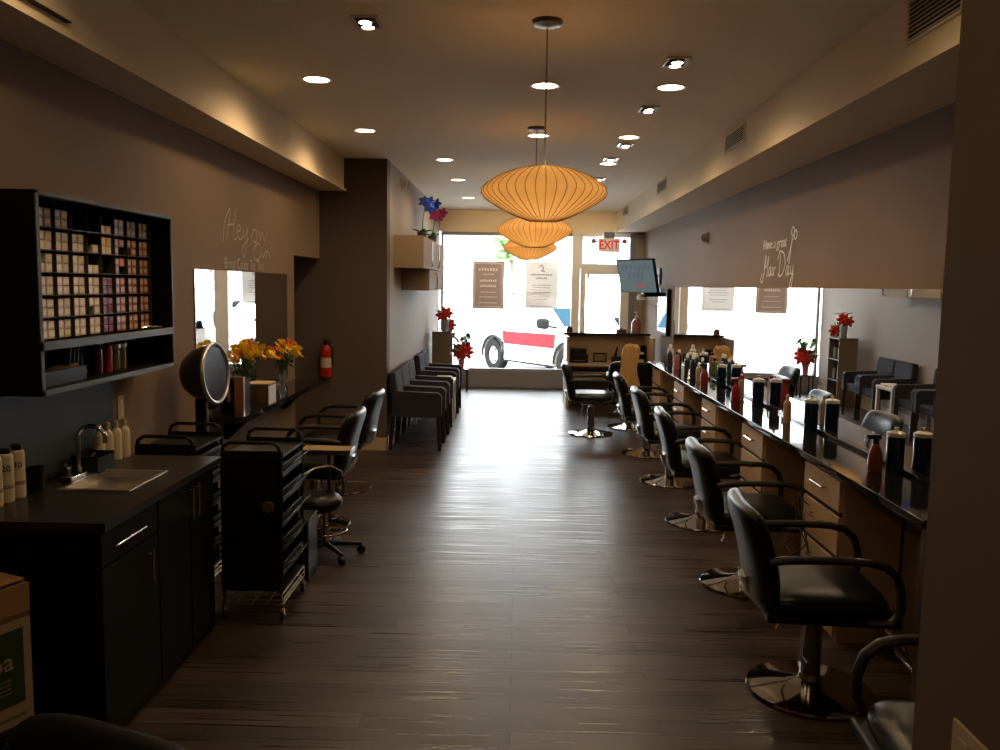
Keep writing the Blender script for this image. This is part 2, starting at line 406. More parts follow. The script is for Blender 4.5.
# ------------------------------------------------------------------ styling chairs
def back_fn(co):
    x, y, z = co
    return Vector((x, y, z + .35*x*x - .10*(y/.22)**2*.2))
def make_chair(label, group, loc, rz):
    t = thing('styling_chair', label, 'chair', loc, rz, group)
    MB().lathe([(0, 0), (.262, 0), (.27, .008), (.266, .018), (.20, .030), (.10, .045), (.05, .062), (.045, .085), (0, .085)], seg=48).obj('base', CHROME, t, 'round polished chrome base')
    MB().lathe([(.036, .06), (.036, .24), (.028, .24), (.028, .40), (0, .40)], seg=20).obj('post', CHROME, t)
    MB().lathe([(.043, .085), (.041, .33), (0, .33)], seg=20).obj('post_sleeve', mat('grey_steel', (.36, .34, .32), .18, 1.), t)
    lv = MB(); lv.tube([(-.03, .0, .37), (-.09, .10, .34), (-.12, .15, .22), (-.10, .19, .20)], .006).tube([(-.03, -.03, .30), (-.06, -.10, .2), (-.05, -.15, .19)], .006)
    lv.obj('pump_lever', CHROME, t)
    MB().b(-.17, .17, -.15, .15, .375, .41, .01).b(-.19, -.13, -.22, .22, .39, .42, .008).obj('seat_bracket', PLAST, t)
    MB().pad((.005, 0, .455), .51, .52, .12, n=16, p=6, q=7).obj('seat', LEATH, t)
    MB().b(-.25, .29, -.25, .25, .388, .43, .015).obj('seat_base', PLAST, t)
    rot = RY(0) @ Matrix.Rotation(R(90), 4, 'Z')
    Mt = Matrix(((0, 0, 1, 0), (1, 0, 0, 0), (0, 1, 0, 0), (0, 0, 0, 1)))   # pad x->Y, pad y->Z, pad z->X
    MB().pad((-.275, 0, .64), .53, .45, .095, RY(-13) @ Mt, n=18, p=6, q=8, fn=back_fn).obj('backrest', LEATH, t)
    MB().tube([(-.16, .0, .405), (-.25, 0, .41), (-.285, 0, .45), (-.305, 0, .52)], .022, 8, flat=2.6).obj('back_bracket', CHROME, t, 'chrome bracket under the backrest')
    for s in (-1, 1):
        y = s*.275
        pts = [(-.255, y*.97, .655), (-.20, y, .667), (-.15, y, .670), (0, y, .675), (.13, y, .672), (.20, y, .655), (.243, y, .615), (.262, y, .555), (.262, y, .48), (.235, y, .43), (.15, y*.9, .412)]
        MB().tube(pts, .017, 8, flat=1.35).obj('armrest', ARMM, t)
    fr = MB()
    for s in (-1, 1): fr.tube([(.15, s*.10, .39), (.30, s*.11, .36), (.40, s*.12, .16), (.42, s*.12, .13)], .008)
    fr.tube([(.42, -.15, .13), (.42, .15, .13)], .011).tube([(.355, -.115, .25), (.355, .115, .25)], .007)
    fr.obj('footrest', CHROME, t)
    return t
GR = 'salon styling chairs along the right counter'
ch = make_chair('black styling chair nearest the camera in the right row, seen whole', GR, (1.31, 3.67, 0), -4)
dup(ch, (1.39, 5.04, 0), -1, 'second black styling chair of the right row, behind the nearest')
dup(ch, (1.41, 6.40, 0), -2, 'third black styling chair of the right row, between second and fourth')
dup(ch, (1.41, 7.76, 0), 1, 'fourth black styling chair of the right row, partly hidden by the third')
dup(ch, (1.39, 9.07, 0), -1, 'fifth black styling chair of the right row, smallest of those at the long counter')
dup(ch, (1.42, 10.80, 0), 84, 'black styling chair by the reception desk with a tan cape draped over its back')
dup(ch, (.90, 10.26, 0), -4, 'black styling chair turned sideways in front of the reception desk, full round base in view')
dup(ch, (1.33, 2.34, 0), 176, 'black styling chair cut by the dark wall at bottom right')
GL = 'styling chairs on the left side'
dup(ch, (-1.46, 6.12, 0), 180, 'nearer black styling chair facing the left wall, behind the small tray table', GL)
dup(ch, (-1.50, 7.25, 0), 176, 'farther black styling chair facing the left wall, beside the dark wall block', GL)
dup(ch, (-.91, 1.32, 0), -112, 'black styling chair whose curved back top shows at the bottom left corner', GL)

# tan cape over the chair back
CAPE = mat('tan_cloth', (.46, .28, .11), .8, noise=(12, .2), bump=.3)
cb = MB()
def cape_fn(p): 
    return p
n1, n2 = 26, 16; g = {}
for i in range(n1+1):
    for j in range(n2+1):
        a = i/n1; w = -1+2*j/n2
        z = .30+.75*min(1, a*1.02); sag = .5 if a < .9 else 1
        wid = .10+.09*(1-a)**.6 + .02*math.sin(a*9)
        if a > .93: wid *= (1-(a-.93)/.07*.75)
        y = -.40-.012*math.sin(w*5+a*3)*(1-a*.6)-.03*(1-a)+(.03 if a > .96 else 0)
        g[(i, j)] = cb.bm.verts.new((w*wid-.03*math.sin(a*4), y, .45+(z-.30)*.83+.02*math.sin(w*4)*(1-a)))
for i in range(n1):
    for j in range(n2): cb.bm.faces.new((g[(i, j)], g[(i+1, j)], g[(i+1, j+1)], g[(i, j+1)]))
cape = cb.obj('draped_cape', CAPE); cape.location = (1.37, 10.82, 0); cape.scale = (.72, 1, 1)
sm = cape.modifiers.new('thick', 'SOLIDIFY'); sm.thickness = .02
tag(cape, 'tan cloth cape draped over a chair back in front of the reception desk', 'cape')

# ------------------------------------------------------------------ right counter with pedestals
def rough_slab(): pass
t = thing('styling_counter', 'long black glossy counter running under the mirror on the right wall', 'counter', (1.58, 6.9, 0))
MB().b(0, XM-1.58, -3.60, 3.52, .838, .872, .004).obj('countertop', GRAN, t)
MB().b(XM-1.58-.035, XM-1.58, -3.60, 3.52, .872, .892, .003).obj('curb', GRAN, t)
MB().b(.02, XM-1.58, -3.60, -3.55, 0, .838).obj('end_panel', mat('brown_panel', (.05, .03, .022), .6), t)
ped0 = None
PEDS = [(4.47, 'drawer cabinet under the long counter nearest the camera'), (5.82, 'second drawer cabinet under the long counter from the camera'), (7.16, 'third drawer cabinet under the long counter from the camera'), (8.50, 'fourth drawer cabinet under the long counter from the camera'), (9.9, 'farthest drawer cabinet under the long counter')]
for y, lab in PEDS:
    if ped0 is None:
        t = thing('drawer_cabinet', lab, 'cabinet', (1.60, y, 0), 0, 'tan drawer cabinets under the right counter'); ped0 = t
        MB().b(.018, .31, -.27, .27, .0, .83).obj('body', WOOD, t)
        for z0, z1 in ((.66, .815), (.44, .635), (.03, .415)):
            dr = MB().b(0, .018, -.26, .26, z0, z1, .003).obj('drawer', WOOD, t)
            zc = z1-.065
            MB().tube([(0, -.09, zc), (-.028, -.09, zc), (-.028, .09, zc), (0, .09, zc)], .006, 6).obj('handle', NICKEL, dr)
        MB().b(.010, .0175, -.265, .265, .636, .659).b(.010, .0175, -.265, .265, .416, .439).obj('gap', PLAST, t)
    else: dup(ped0, (1.60, y, 0), 0, lab)
# loose cables beside the nearest cabinet
cbm = MB()
for k in range(5):
    x0 = 1.545+.01*random.random(); y0 = 4.50+.05*k; 
    pts = [(1.56, y0, .62)]
    for i in range(1, 9): pts.append((1.54-.045*math.sin(i*.6+k), y0+.05*math.sin(i*1.1+k*2), .64-.04*i if i > 1 else .66))
    cbm.tube(pts, .0035, 5)
o = cbm.obj('hanging_cables', mat('cable', (.03, .026, .022), .5)); tag(o, 'tangle of dark cables hanging over a drawer handle', 'cable')

# the wall mirrors
t = thing('wall_mirror', 'long frameless mirror above the right counter reflecting the shop window', 'mirror', (XM, 7.3, .893))
MB().b(0, .005, -3.4, 3.36, 0, .872).obj('glass', MIRR, t, smooth=False)
t = thing('wall_mirror', 'square mirror on the left wall behind the flowers', 'mirror', (XL, 6.6, .90))
MB().b(.004, .010, -1.12, 1.08, 0, .925).obj('glass', MIRR, t, smooth=False)
MB().b(0, .004, -1.12, 1.08, -.01, .925).obj('backing', PLAST, t)

# things on the right counter
BLUE = mat('dark_blue_liquid', (.002, .010, .03), .08, 0., .8, coat=1.)
REDB = mat('red_bottle', (.22, .014, .010), .25)
TANB = mat('tan_bottle', (.30, .20, .11), .35)
def jar(label, x, y, s=1.):
    t = thing('disinfectant_jar', label, 'jar', (x, y, .872), 0, 'dark blue jars on the right counter')
    MB().lathe([(0, 0), (.040, 0), (.042, .008), (.042, .165), (.036, .18), (0, .18)], seg=24).obj('jar_body', BLUE, t)
    MB().lathe([(.0435, .178), (.0435, .196), (.02, .205), (0, .205)], seg=24).obj('lid', mat('lid_steel', (.7, .66, .6), .3, .6), t)
    MB().lathe([(.009, .205), (.013, .222), (0, .226)], seg=12).obj('knob', CHROME, t)
    t.scale = (s, s, s); return t
def bottle(label, x, y, m, h=.2, r=.028, cap=PLAST, z=.872, name='bottle', group=None, neck=.4):
    t = thing(name, label, 'bottle', (x, y, z), 0, group)
    MB().lathe([(0, 0), (r*.9, 0), (r, .01), (r, h*.68), (r*.8, h*.76), (r*neck, h*.82), (r*neck, h*.86), (0, h*.86)], seg=20).obj('body', m, t)
    MB().lathe([(r*neck*1.25, h*.84), (r*neck*1.25, h*.97), (r*neck*.8, h), (0, h)], seg=14).obj('cap', cap, t)
    return t
def spray(label, x, y, m, z=.872, rz=0):
    t = thing('spray_bottle', label, 'bottle', (x, y, z), rz)
    MB().lathe([(0, 0), (.032, 0), (.036, .01), (.034, .08), (.020, .125), (.012, .145), (0, .145)], seg=20).obj('body', m, t)
    h = MB().lathe([(.016, .14), (.016, .165), (0, .165)], seg=14).b(-.045, .022, -.011, .011, .162, .185, .004).obj('spray_head', REDB if m is REDB else PLAST, t)
    MB().tube([(-.03, 0, .165), (-.045, 0, .14), (-.040, 0, .115)], .004, 6).obj('trigger', PLAST, h)
    return t
for y, w in ((4.20, 'nearest to the camera'), (5.42, 'on the counter above the second cabinet'), (6.62, 'in the middle of the long counter'), (7.82, 'fourth along the long counter'), (9.20, 'farthest along the long counter')):
    jar('dark blue jar with a pale lid, '+w, 1.855, y)
AMB = mat('amber_bottle', (.16, .03, .008), .12, coat=.6)
spray('dark amber spray bottle with red head beside the nearest blue jar', 1.76, 4.20, AMB)
spray('red spray bottle in the middle of the long counter', 1.73, 6.80, REDB, rz=20)
spray('dark red spray bottle beside the fourth group of jars', 1.75, 8.05, mat('dark_red', (.2, .02, .02), .3), rz=10)
bottle('tan bottle standing left of the second pair of blue jars', 1.80, 5.72, TANB, .19, .026, cap=TANB)
bottle('tan bottle beside the red spray bottle', 1.80, 6.92, TANB, .20, .027, cap=REDB)
CL = [(8.20, .18, .028, (.30, .26, .20), WHITE, 'cream bottle with white cap beside the fourth jars'), (8.34, .22, .026, (.02, .05, .05), WHITE, 'dark teal bottle with white cap, beside a cream one'),
      (8.48, .23, .030, (.015, .02, .03), WHITE, 'tall black bottle with white cap, in the far cluster'), (8.62, .24, .028, (.01, .03, .05), WHITE, 'tall navy bottle with white cap, in the far cluster'),
      (8.78, .22, .030, (.02, .03, .03), WHITE, 'black square bottle with white cap, in the far cluster'), (8.95, .17, .036, (.10, .16, .06), PLAST, 'olive green bottle in the far cluster'),
      (9.36, .20, .030, (.35, .14, .12), PLAST, 'pinkish brown bottle in the far cluster'), (9.55, .21, .03, (.02, .02, .025), WHITE, 'black bottle with white cap near the far end of the counter'),
      (9.78, .21, .03, (.03, .03, .04), STEEL, 'dark bottle with metal cap near the far end'), (10.1, .23, .036, (.5, .52, .52), WHITE, 'silver bottle at the far end of the counter')]
for k, (y, h, r, c, cp, lab) in enumerate(CL):
    bottle(lab, 1.79 if k % 2 else 1.73, y, mat('bottle_%d' % k, c, .3), h, r, cap=cp)
t = thing('hair_scissors', 'metal styling clips standing at the counter edge near the dark bottles', 'tool', (1.66, 8.35, .872))
MB().tube([(0, -.03, .004), (.01, 0, .10)], .005, 6).tube([(0, .03, .004), (.01, 0, .10)], .005, 6).ball((0, -.03, .008), .009).ball((0, .03, .008), .009).obj('blades', NICKEL, t)

# writing on the right wall above the mirror
VIN = mat('white_vinyl', (.88, .90, .90), .6); VIND = mat('faint_vinyl', (.42, .36, .30), .5)
def strokes(b, S, x, y0, z0, sc, dirn, r):
    for st in S:
        pts = []
        P = [Vector((p[0], p[1], 0)) for p in st]
        for i in range(len(P)-1):                    # catmull-rom
            a, b0, c, d_ = P[max(i-1, 0)], P[i], P[i+1], P[min(i+2, len(P)-1)]
            for k in range(4):
                q = k/4; pts.append(.5*((2*b0)+(c-a)*q+(2*a-5*b0+4*c-d_)*q*q+(3*b0-a-3*c+d_)*q**3))
        pts.append(P[-1])
        b.tube([(x, y0+dirn*p.x*sc[0], z0+p.y*sc[1]) for p in pts], r, 6)
HAIR = [[(0, .1), (-.25, -.25), (.1, -.35), (.45, .5), (.6, 1.1), (.45, 1.2), (.4, .8), (.35, .0)], [(.35, .5), (.7, .55), (.95, 1.0), (1.05, 1.15), (.95, .6), (.85, 0), (1.0, .0)],
        [(1.5, .5), (1.25, .45), (1.15, .1), (1.35, 0), (1.5, .45), (1.5, .05), (1.7, .1)], [(1.75, .5), (1.75, .05), (1.9, .05)], [(2.0, .5), (2.0, 0), (2.05, .35), (2.3, .5)],
        [(3.0, 1.2), (2.95, .6), (2.85, 0), (2.7, .1)], [(2.6, .9), (2.9, 1.35), (3.5, 1.2), (3.75, .7), (3.5, .15), (3.0, -.05), (2.7, .1)],
        [(4.3, .5), (4.05, .45), (3.95, .1), (4.15, 0), (4.3, .45), (4.3, .05), (4.5, .1)], [(4.6, .5), (4.65, .1), (4.9, .1), (4.98, .5), (4.95, -.2), (4.8, -.7), (4.6, -.6), (4.75, -.2), (5.1, .05)]]
t = thing('wall_lettering', 'white Have a great Hair Day lettering with scissors on the right wall', 'sign', (XR, 0, 0))
b = MB(); strokes(b, HAIR, -.004, 7.72, 1.87, (.172, .145), -1, .0065); sc_ = b.obj('script', VIN, t); sc_.scale = (.3, 1, 1)
tx = text_mb('Have a great', .118, VIN, 'caption', (-.003, 7.38, 2.135), (90, 0, -90), t, squeeze=1.1, depth=.003)
b = MB()
b.tube([(-.004, 7.02, 1.98), (-.004, 6.90, 2.16)], .008, 6).tube([(-.004, 6.97, 1.96), (-.004, 6.92, 2.16)], .008, 6)
for yy, zz in ((6.84, 2.18), (6.91, 2.21)):
    b.tube([(-.004, yy+.035*math.cos(a*PI/5), zz+.035*math.sin(a*PI/5)) for a in range(10)], .007, 6, True)
sc_ = b.obj('scissors', VIN, t); sc_.scale = (.3, 1, 1)
t = thing('wall_lettering', 'faint silvery script and caption on the left wall above the mirror', 'sign', (XL, 0, 0))
HEY = [[(0, -.2), (.1, .6), (.5, 1.3), (.4, .6), (.2, -.1)], [(.3, .55), (.8, .65)], [(.95, 1.35), (.8, .7), (.75, 0), (.95, 0)], [(1.0, .3), (1.3, .5), (1.1, .65), (1.0, .2), (1.25, 0), (1.5, .2)], [(1.5, .6), (1.6, .1), (1.85, .6), (1.7, -.3), (1.5, -.8), (1.4, -.4), (1.9, .1)],
       [(2.3, .6), (2.15, .1), (2.5, .0), (2.6, .5), (2.3, .6)], [(2.8, .6), (2.9, .1), (3.1, .55), (3.3, .1), (3.5, .6)]]
O2 = [[(.5, .9), (.1, .5), (.15, 0), (.6, .0), (.85, .5), (.6, .9), (.5, .9)], [(.9, .4), (1.05, .1), (1.3, .5)], [(1.4, .1), (1.45, .5), (1.7, .4), (1.75, .1)]]
b = MB(); strokes(b, HEY, .004, 6.05, 2.06, (.30, .16), 1, .006); strokes(b, O2, .004, 6.72, 1.93, (.26, .14), 1, .006); sc_ = b.obj('script', VIND, t); sc_.scale = (.3, 1, 1)
text_mb('Bring Color To The', .115, VIND, 'caption', (.003, 6.52, 1.875), (90, 0, 90), t)

# wall fittings
def emerg(label, x, y, z, side, m):
    t = thing('motion_sensor', label, 'sensor', (x, y, z))
    q = RY(-90 if side > 0 else 90)
    MB().lathe([(0, 0), (.062, 0), (.062, .012), (.055, .02), (0, .02)], rot=q, seg=24).obj('plate', m, t)
    MB().lathe([(.05, .02), (.046, .05), (.025, .075), (0, .08)], rot=q, seg=24).obj('dome', m, t)
emerg('small domed wall sensor on the right wall near the lettering', XR, 10.0, 2.33, 1, mat('sensor_grey', (.22, .18, .15), .4))
emerg('pale domed wall sensor high on the wall beside the blue orchid', XF, 10.1, 2.90, -1, mat('sensor_cream', (.72, .62, .48), .4))
t = thing('light_switch', 'cream light switch plate on the dark wall at bottom right corner', 'switch', (.74, 1.30, .995))
MB().b(-.007, 0, -.085, .085, -.06, .055, .003).obj('plate', mat('cream_plastic', (.62, .5, .36), .4), t)
for s in (-.043, .043): MB().b(-.011, -.007, s-.016, s+.016, -.035, .035, .002).obj('rocker', mat('cream_plastic', (.62, .5, .36), .4), t)
t = thing('wall_outlet', 'beige wall outlet plate beside the sink backsplash', 'outlet', (XL, 4.42, 1.09))
MB().b(0, .006, -.035, .035, -.06, .06, .002).obj('plate', mat('cream_plastic', (.62, .5, .36), .4), t)
MB().b(.006, .009, -.015, .015, .01, .04).b(.006, .009, -.015, .015, -.04, -.01).obj('sockets', WHITE, t)

# exit sign
t = thing('exit_sign', 'red lettered EXIT sign hanging in front of the door transom', 'sign', (1.52, 14.75, 2.455))
MB().b(-.18, .18, -.025, .025, -.115, .115, .006).obj('panel', mat('exit_panel', (.7, .66, .62), .5, emit=(.8, .7, .66), es=.12), t)
text_mb('EXIT', .20, mat('exit_red', (.45, .01, .015), .4, emit=(1, .02, .03), es=.35), 'letters', (0, -.027, -.002), (90, 0, 0), t, squeeze=.82, bold=.004)
MB().b(-.09, .09, -.03, .03, .115, .22, .004).tube([(-.18, 0, .06), (-.24, 0, .06)], .012).tube([(.18, 0, .06), (.24, 0, .06)], .012).obj('mount', DALU, t)
for s in (-1, 1): MB().lathe([(0, -.03), (.03, -.025), (.043, 0), (.043, .025), (0, .028)], (s*.26, 0, .06), 16, RX(70)).obj('lamp_head', mat('sensor_grey', (.22, .18, .15), .4), t)

# posters on the shop window
def sheet(label, x0, x1, z0, z1, m, cols):
    t = thing('window_poster', label, 'poster', ((x0+x1)/2, YW+.022, (z0+z1)/2))
    w, h = (x1-x0)/2, (z1-z0)/2
    MB().b(-w, w, -.001, .001, -h, h).obj('sheet', m, t)
    return t, w, h
t, w, h = sheet('grey brown framed poster taped on the shop window', -.78, -.24, 1.35, 2.16, film_mat('poster_grey', (.42, .30, .26), .90), 0)
PT = mat('poster_text', (.9, .88, .86), .6)
MB().b(-w+.03, w-.03, -.003, -.001, h-.04, h-.03).b(-w+.03, w-.03, -.003, -.001, -h+.03, -h+.04).b(-w+.03, -w+.04, -.003, -.001, -h+.03, h-.03).b(w-.04, w-.03, -.003, -.001, -h+.03, h-.03).obj('border', PT, t)
b = MB()
for zz, ww, th, nn in ((.27, .17, .05, 7), (.19, .10, .018, 9), (.08, .15, .04, 8), (-.01, .14, .04, 8), (-.12, .13, .018, 12), (-.20, .16, .018, 14), (-.30, .17, .018, 14)):
    for k in range(nn):
        x = -ww+2*ww*k/nn; b.b(x, x+2*ww/nn*.68, -.003, -.001, zz-th/2, zz+th/2*(1 if k % 3 else .6))
b.obj('lettering', PT, t)
t, w, h = sheet('pale see-through notice with dark lettering on the shop window', .13, .68, 1.37, 2.17, film_mat('clear_film', (.8, .8, .82), .80), 0)
PD = mat('notice_text', (.12, .11, .13), .6)
b = MB(); b.tube([(-.05, -.002, .30), (0, -.002, .35), (.03, -.002, .28), (-.02, -.002, .25), (.05, -.002, .23)], .010, 6)
for zz, ww, th, nn in ((.18, .19, .03, 14), (.12, .10, .03, 6), (.0, .17, .014, 12), (-.04, .15, .014, 12), (-.08, .18, .014, 12), (-.12, .15, .014, 12), (-.2, .16, .014, 12), (-.24, .12, .014, 10), (-.36, .2, .012, 16)):
    for k in range(nn):
        x = -ww+2*ww*k/nn; b.b(x, x+2*ww/nn*.6, -.003, -.001, zz-th/2, zz+th/2*(1 if k % 3 else .5))
b.obj('lettering', PD, t)

# ------------------------------------------------------------------ left: colour rack
RF = -1.85
RIM = mat('rack_edge', (.10, .115, .12), .45)
t = thing('color_rack', 'black wall shelf full of hair color boxes in a grid', 'shelf', (XL, 3.97, 1.29))
y0, y1 = -.65, .66
MB().b(0, .01, y0, y1, 0, .80).b(0, RF-XL-.004, y0, y0+.02, 0, .80).b(0, RF-XL-.004, y1-.02, y1, 0, .80).b(0, RF-XL-.004, y0+.02, y1-.02, .78, .80).b(0, RF-XL-.004, y0+.02, y1-.02, .19, .205).b(0, RF-XL-.004, y0+.02, y1-.02, 0, .02).obj('case', CABI, t)
MB().b(RF-XL-.004, RF-XL, y0, y1, .785, .80).b(RF-XL-.004, RF-XL, y0, y1, .178, .212).b(RF-XL-.004, RF-XL, y0, y1, 0, .022).b(RF-XL-.004, RF-XL, y0, y0+.022, 0, .80).b(RF-XL-.004, RF-XL, y1-.014, y1, 0, .80).obj('front_edging', RIM, t)
ZR = [.212, .303, .396, .49, .583, .677]
CW = .1335; NC = 9; YS = y0+.035
gm = MB()
for z in ZR[1:]: gm.b(.03, .12, y0+.02, YS+NC*CW, z-.006, z-.002)
for k in range(1, NC+1): gm.b(.03, .122, YS+k*CW-.001, YS+k*CW+.001, .212, .775)
gm.obj('divider_grid', mat('grid_grey', (.05, .045, .04), .5), t)
CR = mat('cream_box', (.80, .62, .40), .35, noise=(40, .3)); CR2 = mat('pale_gold_box', (.85, .62, .28), .35)
BR = mat('brown_box', (.30, .13, .07), .35); DR = mat('dark_red_box', (.16, .02, .02), .4); GY = mat('grey_box', (.32, .28, .25), .35); OG = mat('orange_box', (.6, .16, .03), .4)
protos = {}
def cbox(kind, m, y, z):
    key = kind
    lab = {'cream': 'cream ended hair color box stacked in the left half of the wall rack', 'gold': 'pale gold hair color box in the middle column of the wall rack', 'brown': 'brown and white ended hair color box in the right half of the wall rack',
           'grey': 'grey ended hair color box in the top row of the wall rack', 'red': 'dark red hair color box in the narrow red column of the wall rack', 'orange': 'orange hair color box among the brown ones of the wall rack'}[kind]
    if key not in protos:
        tt = thing('hair_color_box', lab, 'box', (XL+.055, 3.97+y, 1.29+z), 0, kind+' hair color boxes in the wall rack')
        MB().b(0, .055, -.026, .026, 0, .0375, .002, 1).obj('carton', m, tt)
        MB().b(.055, .056, -.019, .019, .010, .030).obj('end_label', mat('box_label_'+kind, {'red': (.2, .03, .03), 'orange': (.8, .3, .08), 'grey': (.55, .5, .45), 'brown': (.62, .42, .30)}.get(kind, (.95, .85, .65)), .25), tt)
        protos[key] = tt
    else: dup(protos[key], (XL+.055, 3.97+y+random.uniform(-.002, .002), 1.29+z))
for ri, z in enumerate(ZR):
    for c in range(NC):
        for k in (0, 1):
            for lv in (0, 1):
                kind, m = ('cream', CR) if c < 5 else ('brown', BR)
                if ri == 5: kind, m = ('grey', GY)
                if c == 5: kind, m = ('red', DR) if ri < 4 else ('gold', CR2)
                if ri == 3 and c == 6 and k == 1: kind, m = 'orange', OG
                if ri == 5 and (c in (3, 4) or (c == 5 and lv == 1)): continue
                if ri == 4 and c == 4 and (lv == 1 or k == 0): continue
                if ri == 3 and c == 4 and lv == 1: continue
                if ri in (3,) and c == 5: continue
                if random.random() < .02: continue
                cbox(kind, m, YS+c*CW+.037+k*.058, z-.002+lv*.0385)
t = thing('gold_comb', 'golden clip lying at the right end of the lowest rack row', 'clip', (XL+.15, 4.44, 1.499))
MB().tube([(0, -.09, .006), (.03, -.03, .016), (.0, .03, .012), (.03, .09, .008), (0, .13, .008)], .007, 6).tube([(.03, -.08, .006), (0, -.02, .014), (.03, .05, .01)], .005, 6).obj('clip_body', NICKEL, t)
# lower compartment
t = thing('paper_stack', 'tan folded papers in a dark tray at the bottom left of the rack', 'papers', (XL+.09, 3.60, 1.312))
MB().b(-.06, .06, -.17, .17, 0, .004).b(.05, .07, -.17, .17, 0, .06).obj('tray', PLAST, t)
MB().box((0, .03, .030), (.09, .26, .045), RX(8), .004).obj('papers', mat('brown_paper', (.42, .24, .14), .7), t)
t = thing('file_sleeves', 'clear grey file sleeves upright in the lower rack compartment', 'files', (XL+.08, 3.70, 1.37))
for k in range(4): MB().box((.0, .02+k*.035, .045), (.07, .004, .11), RX(-12)).obj('sleeve', mat('sleeve_grey', (.10, .10, .11), .3), t)
bottle('black applicator bottle in the lower rack compartment', XL+.11, 3.96, mat('maroon_bottle', (.09, .015, .012), .3), .165, .026, z=1.311, cap=PLAST, neck=.3)
bottle('red applicator bottle beside the black one in the lower rack compartment', XL+.11, 4.06, mat('deep_red', (.35, .02, .025), .3), .17, .026, z=1.311, cap=REDB, neck=.3)
for k, y in enumerate((4.17, 4.24)):
    bottle(['olive glass jar left in the lower rack compartment', 'olive glass jar at the right in the lower rack compartment'][k], XL+.09, y, mat('olive_glass', (.13, .11, .05), .2), .13, .032, z=1.311, cap=STEEL, neck=.85)
BP = mat('blue_black_panel', (.030, .040, .047), .5)
t = thing('backsplash_panel', 'dark blue grey panel on the wall between rack and sink counter', 'panel', (XL, 3.4, .885))
MB().b(0, .035, -1.3, .87, 0, .40, .002).obj('board', BP, t)

# sink cabinet
XC = -1.465
t = thing('sink_cabinet', 'black cabinet with dark worktop and steel sink on the left', 'cabinet', (-1.76, 3.65, 0))
def hl(b): return b
xr = -1.50+1.76
MB().b(-.285, xr-.02, -.62, .55, 0, .848).obj('body', CABI, t)
top = MB(); xa, xb, ya, yb = -.29, XC+1.76, -.65, .58; sx0, sx1, sy0, sy1 = -.115, .155, -.16, .20
top.b(xa, sx0, ya, yb, .848, .88).b(sx1, xb, ya, yb, .848, .88).b(sx0, sx1, ya, sy0, .848, .88).b(sx0, sx1, sy1, yb, .848, .88)
top.obj('worktop', CTOP, t)
sk = MB(); e = .018
sk.b(sx0-e, sx1+e, sy0-e, sy0+.004, .880, .886, .002).b(sx0-e, sx1+e, sy1-.004, sy1+e, .880, .886, .002).b(sx0-e, sx0+.004, sy0, sy1, .880, .886, .002).b(sx1-.004, sx1+e, sy0, sy1, .880, .886, .002)
sk.b(sx0, sx0+.004, sy0, sy1, .852, .882).b(sx1-.004, sx1, sy0, sy1, .852, .882).b(sx0, sx1, sy0, sy0+.004, .852, .882).b(sx0, sx1, sy1-.004, sy1, .852, .882).b(sx0, sx1, sy0, sy1, .8485, .853)
sk.lathe([(0, .853), (.022, .853), (.022, .855), (0, .855)], ((sx0+sx1)/2, .02, 0), 16)
sk.obj('sink', STEEL, t, 'square stainless steel sink')
fb = MB().b(-.19, -.135, -.05, .17, .88, .905, .006).obj('faucet', CHROME, t)
pts = [(-.165, .07, .90), (-.165, .07, 1.06)]+[(-.105-.06*math.cos(a*PI/8), .07, 1.06+.05*math.sin(a*PI/8)) for a in range(1, 9)]+[(-.045, .07, 1.035)]
MB().tube(pts, .010, 10).lathe([(.014, 0), (.014, .03)], (-.165, .07, .90), 12).obj('spout', CHROME, fb)
for yy in (-.025, .165-.02):
    MB().lathe([(.016, 0), (.013, .03), (.016, .045), (0, .05)], (-.165, yy, .903), 12).tube([(-.165, yy, .945), (-.15, yy+(.045 if yy > 0 else -.045), .965)], .007, 6).obj('tap_handle', CHROME, fb)
doors = [('drawer', -.615, -.12, .70, .83), ('door', -.615, -.12, .03, .69), ('door', -.11, .235, .03, .83), ('door', .245, .545, .03, .83)]
for k, (nm, a, b_, z0, z1) in enumerate(doors):
    d = MB().b(xr-.02, xr, a, b_, z0, z1, .002).obj(nm, CABI, t)
    if k == 0: p = [(xr, -.51, .77), (xr+.03, -.51, .77), (xr+.03, -.35, .77), (xr, -.35, .77)]; q = [(xr+.03, -.56, .77), (xr+.03, -.30, .77)]
    else:
        yy = {1: -.24, 2: .205, 3: .275}[k]; za, zb = (.52, .66) if k == 1 else (.66, .82)
        p = [(xr, yy, zb-.02), (xr+.03, yy, zb-.02), (xr+.03, yy, za+.02), (xr, yy, za+.02)]; q = [(xr+.03, yy, zb), (xr+.03, yy, za)]
    MB().tube(p, .0035, 6).tube(q, .005, 8).obj('handle', NICKEL, d)

# bottles on the sink counter
DEV = mat('cream_bottle', (.62, .54, .40), .4)
INK = mat('black_ink', (.02, .02, .02), .5)
def dev(label, x, y, num):
    t = thing('developer_bottle', label, 'bottle', (x, y, .88), 0, None)
    MB().lathe([(0, 0), (.026, 0), (.029, .008), (.029, .178), (.025, .190), (.02, .194), (0, .194)], seg=24).obj('body', DEV, t)
    MB().lathe([(.022, .192), (.022, .210), (.018, .214), (0, .214)], seg=16).obj('cap', PLAST, t)
    MB().lathe([(.0294, .055), (.0298, .055), (.0298, .070), (.0294, .070)], seg=24).obj('band', mat('tan_band', (.32, .24, .16), .5), t)
    tx = text_mb(num, .034, INK, 'number', (.0165, -.0255, .135), (90, 0, 33), t, depth=.001)
    return t
dev('cream bottle printed 20 at the left frame edge, nearest of three', -1.985, 3.20, '20')
dev('cream bottle printed 20, middle of the three at the left edge', -1.984, 3.275, '20')
dev('cream bottle printed 30, farthest of the three at the left edge', -1.983, 3.35, '30')
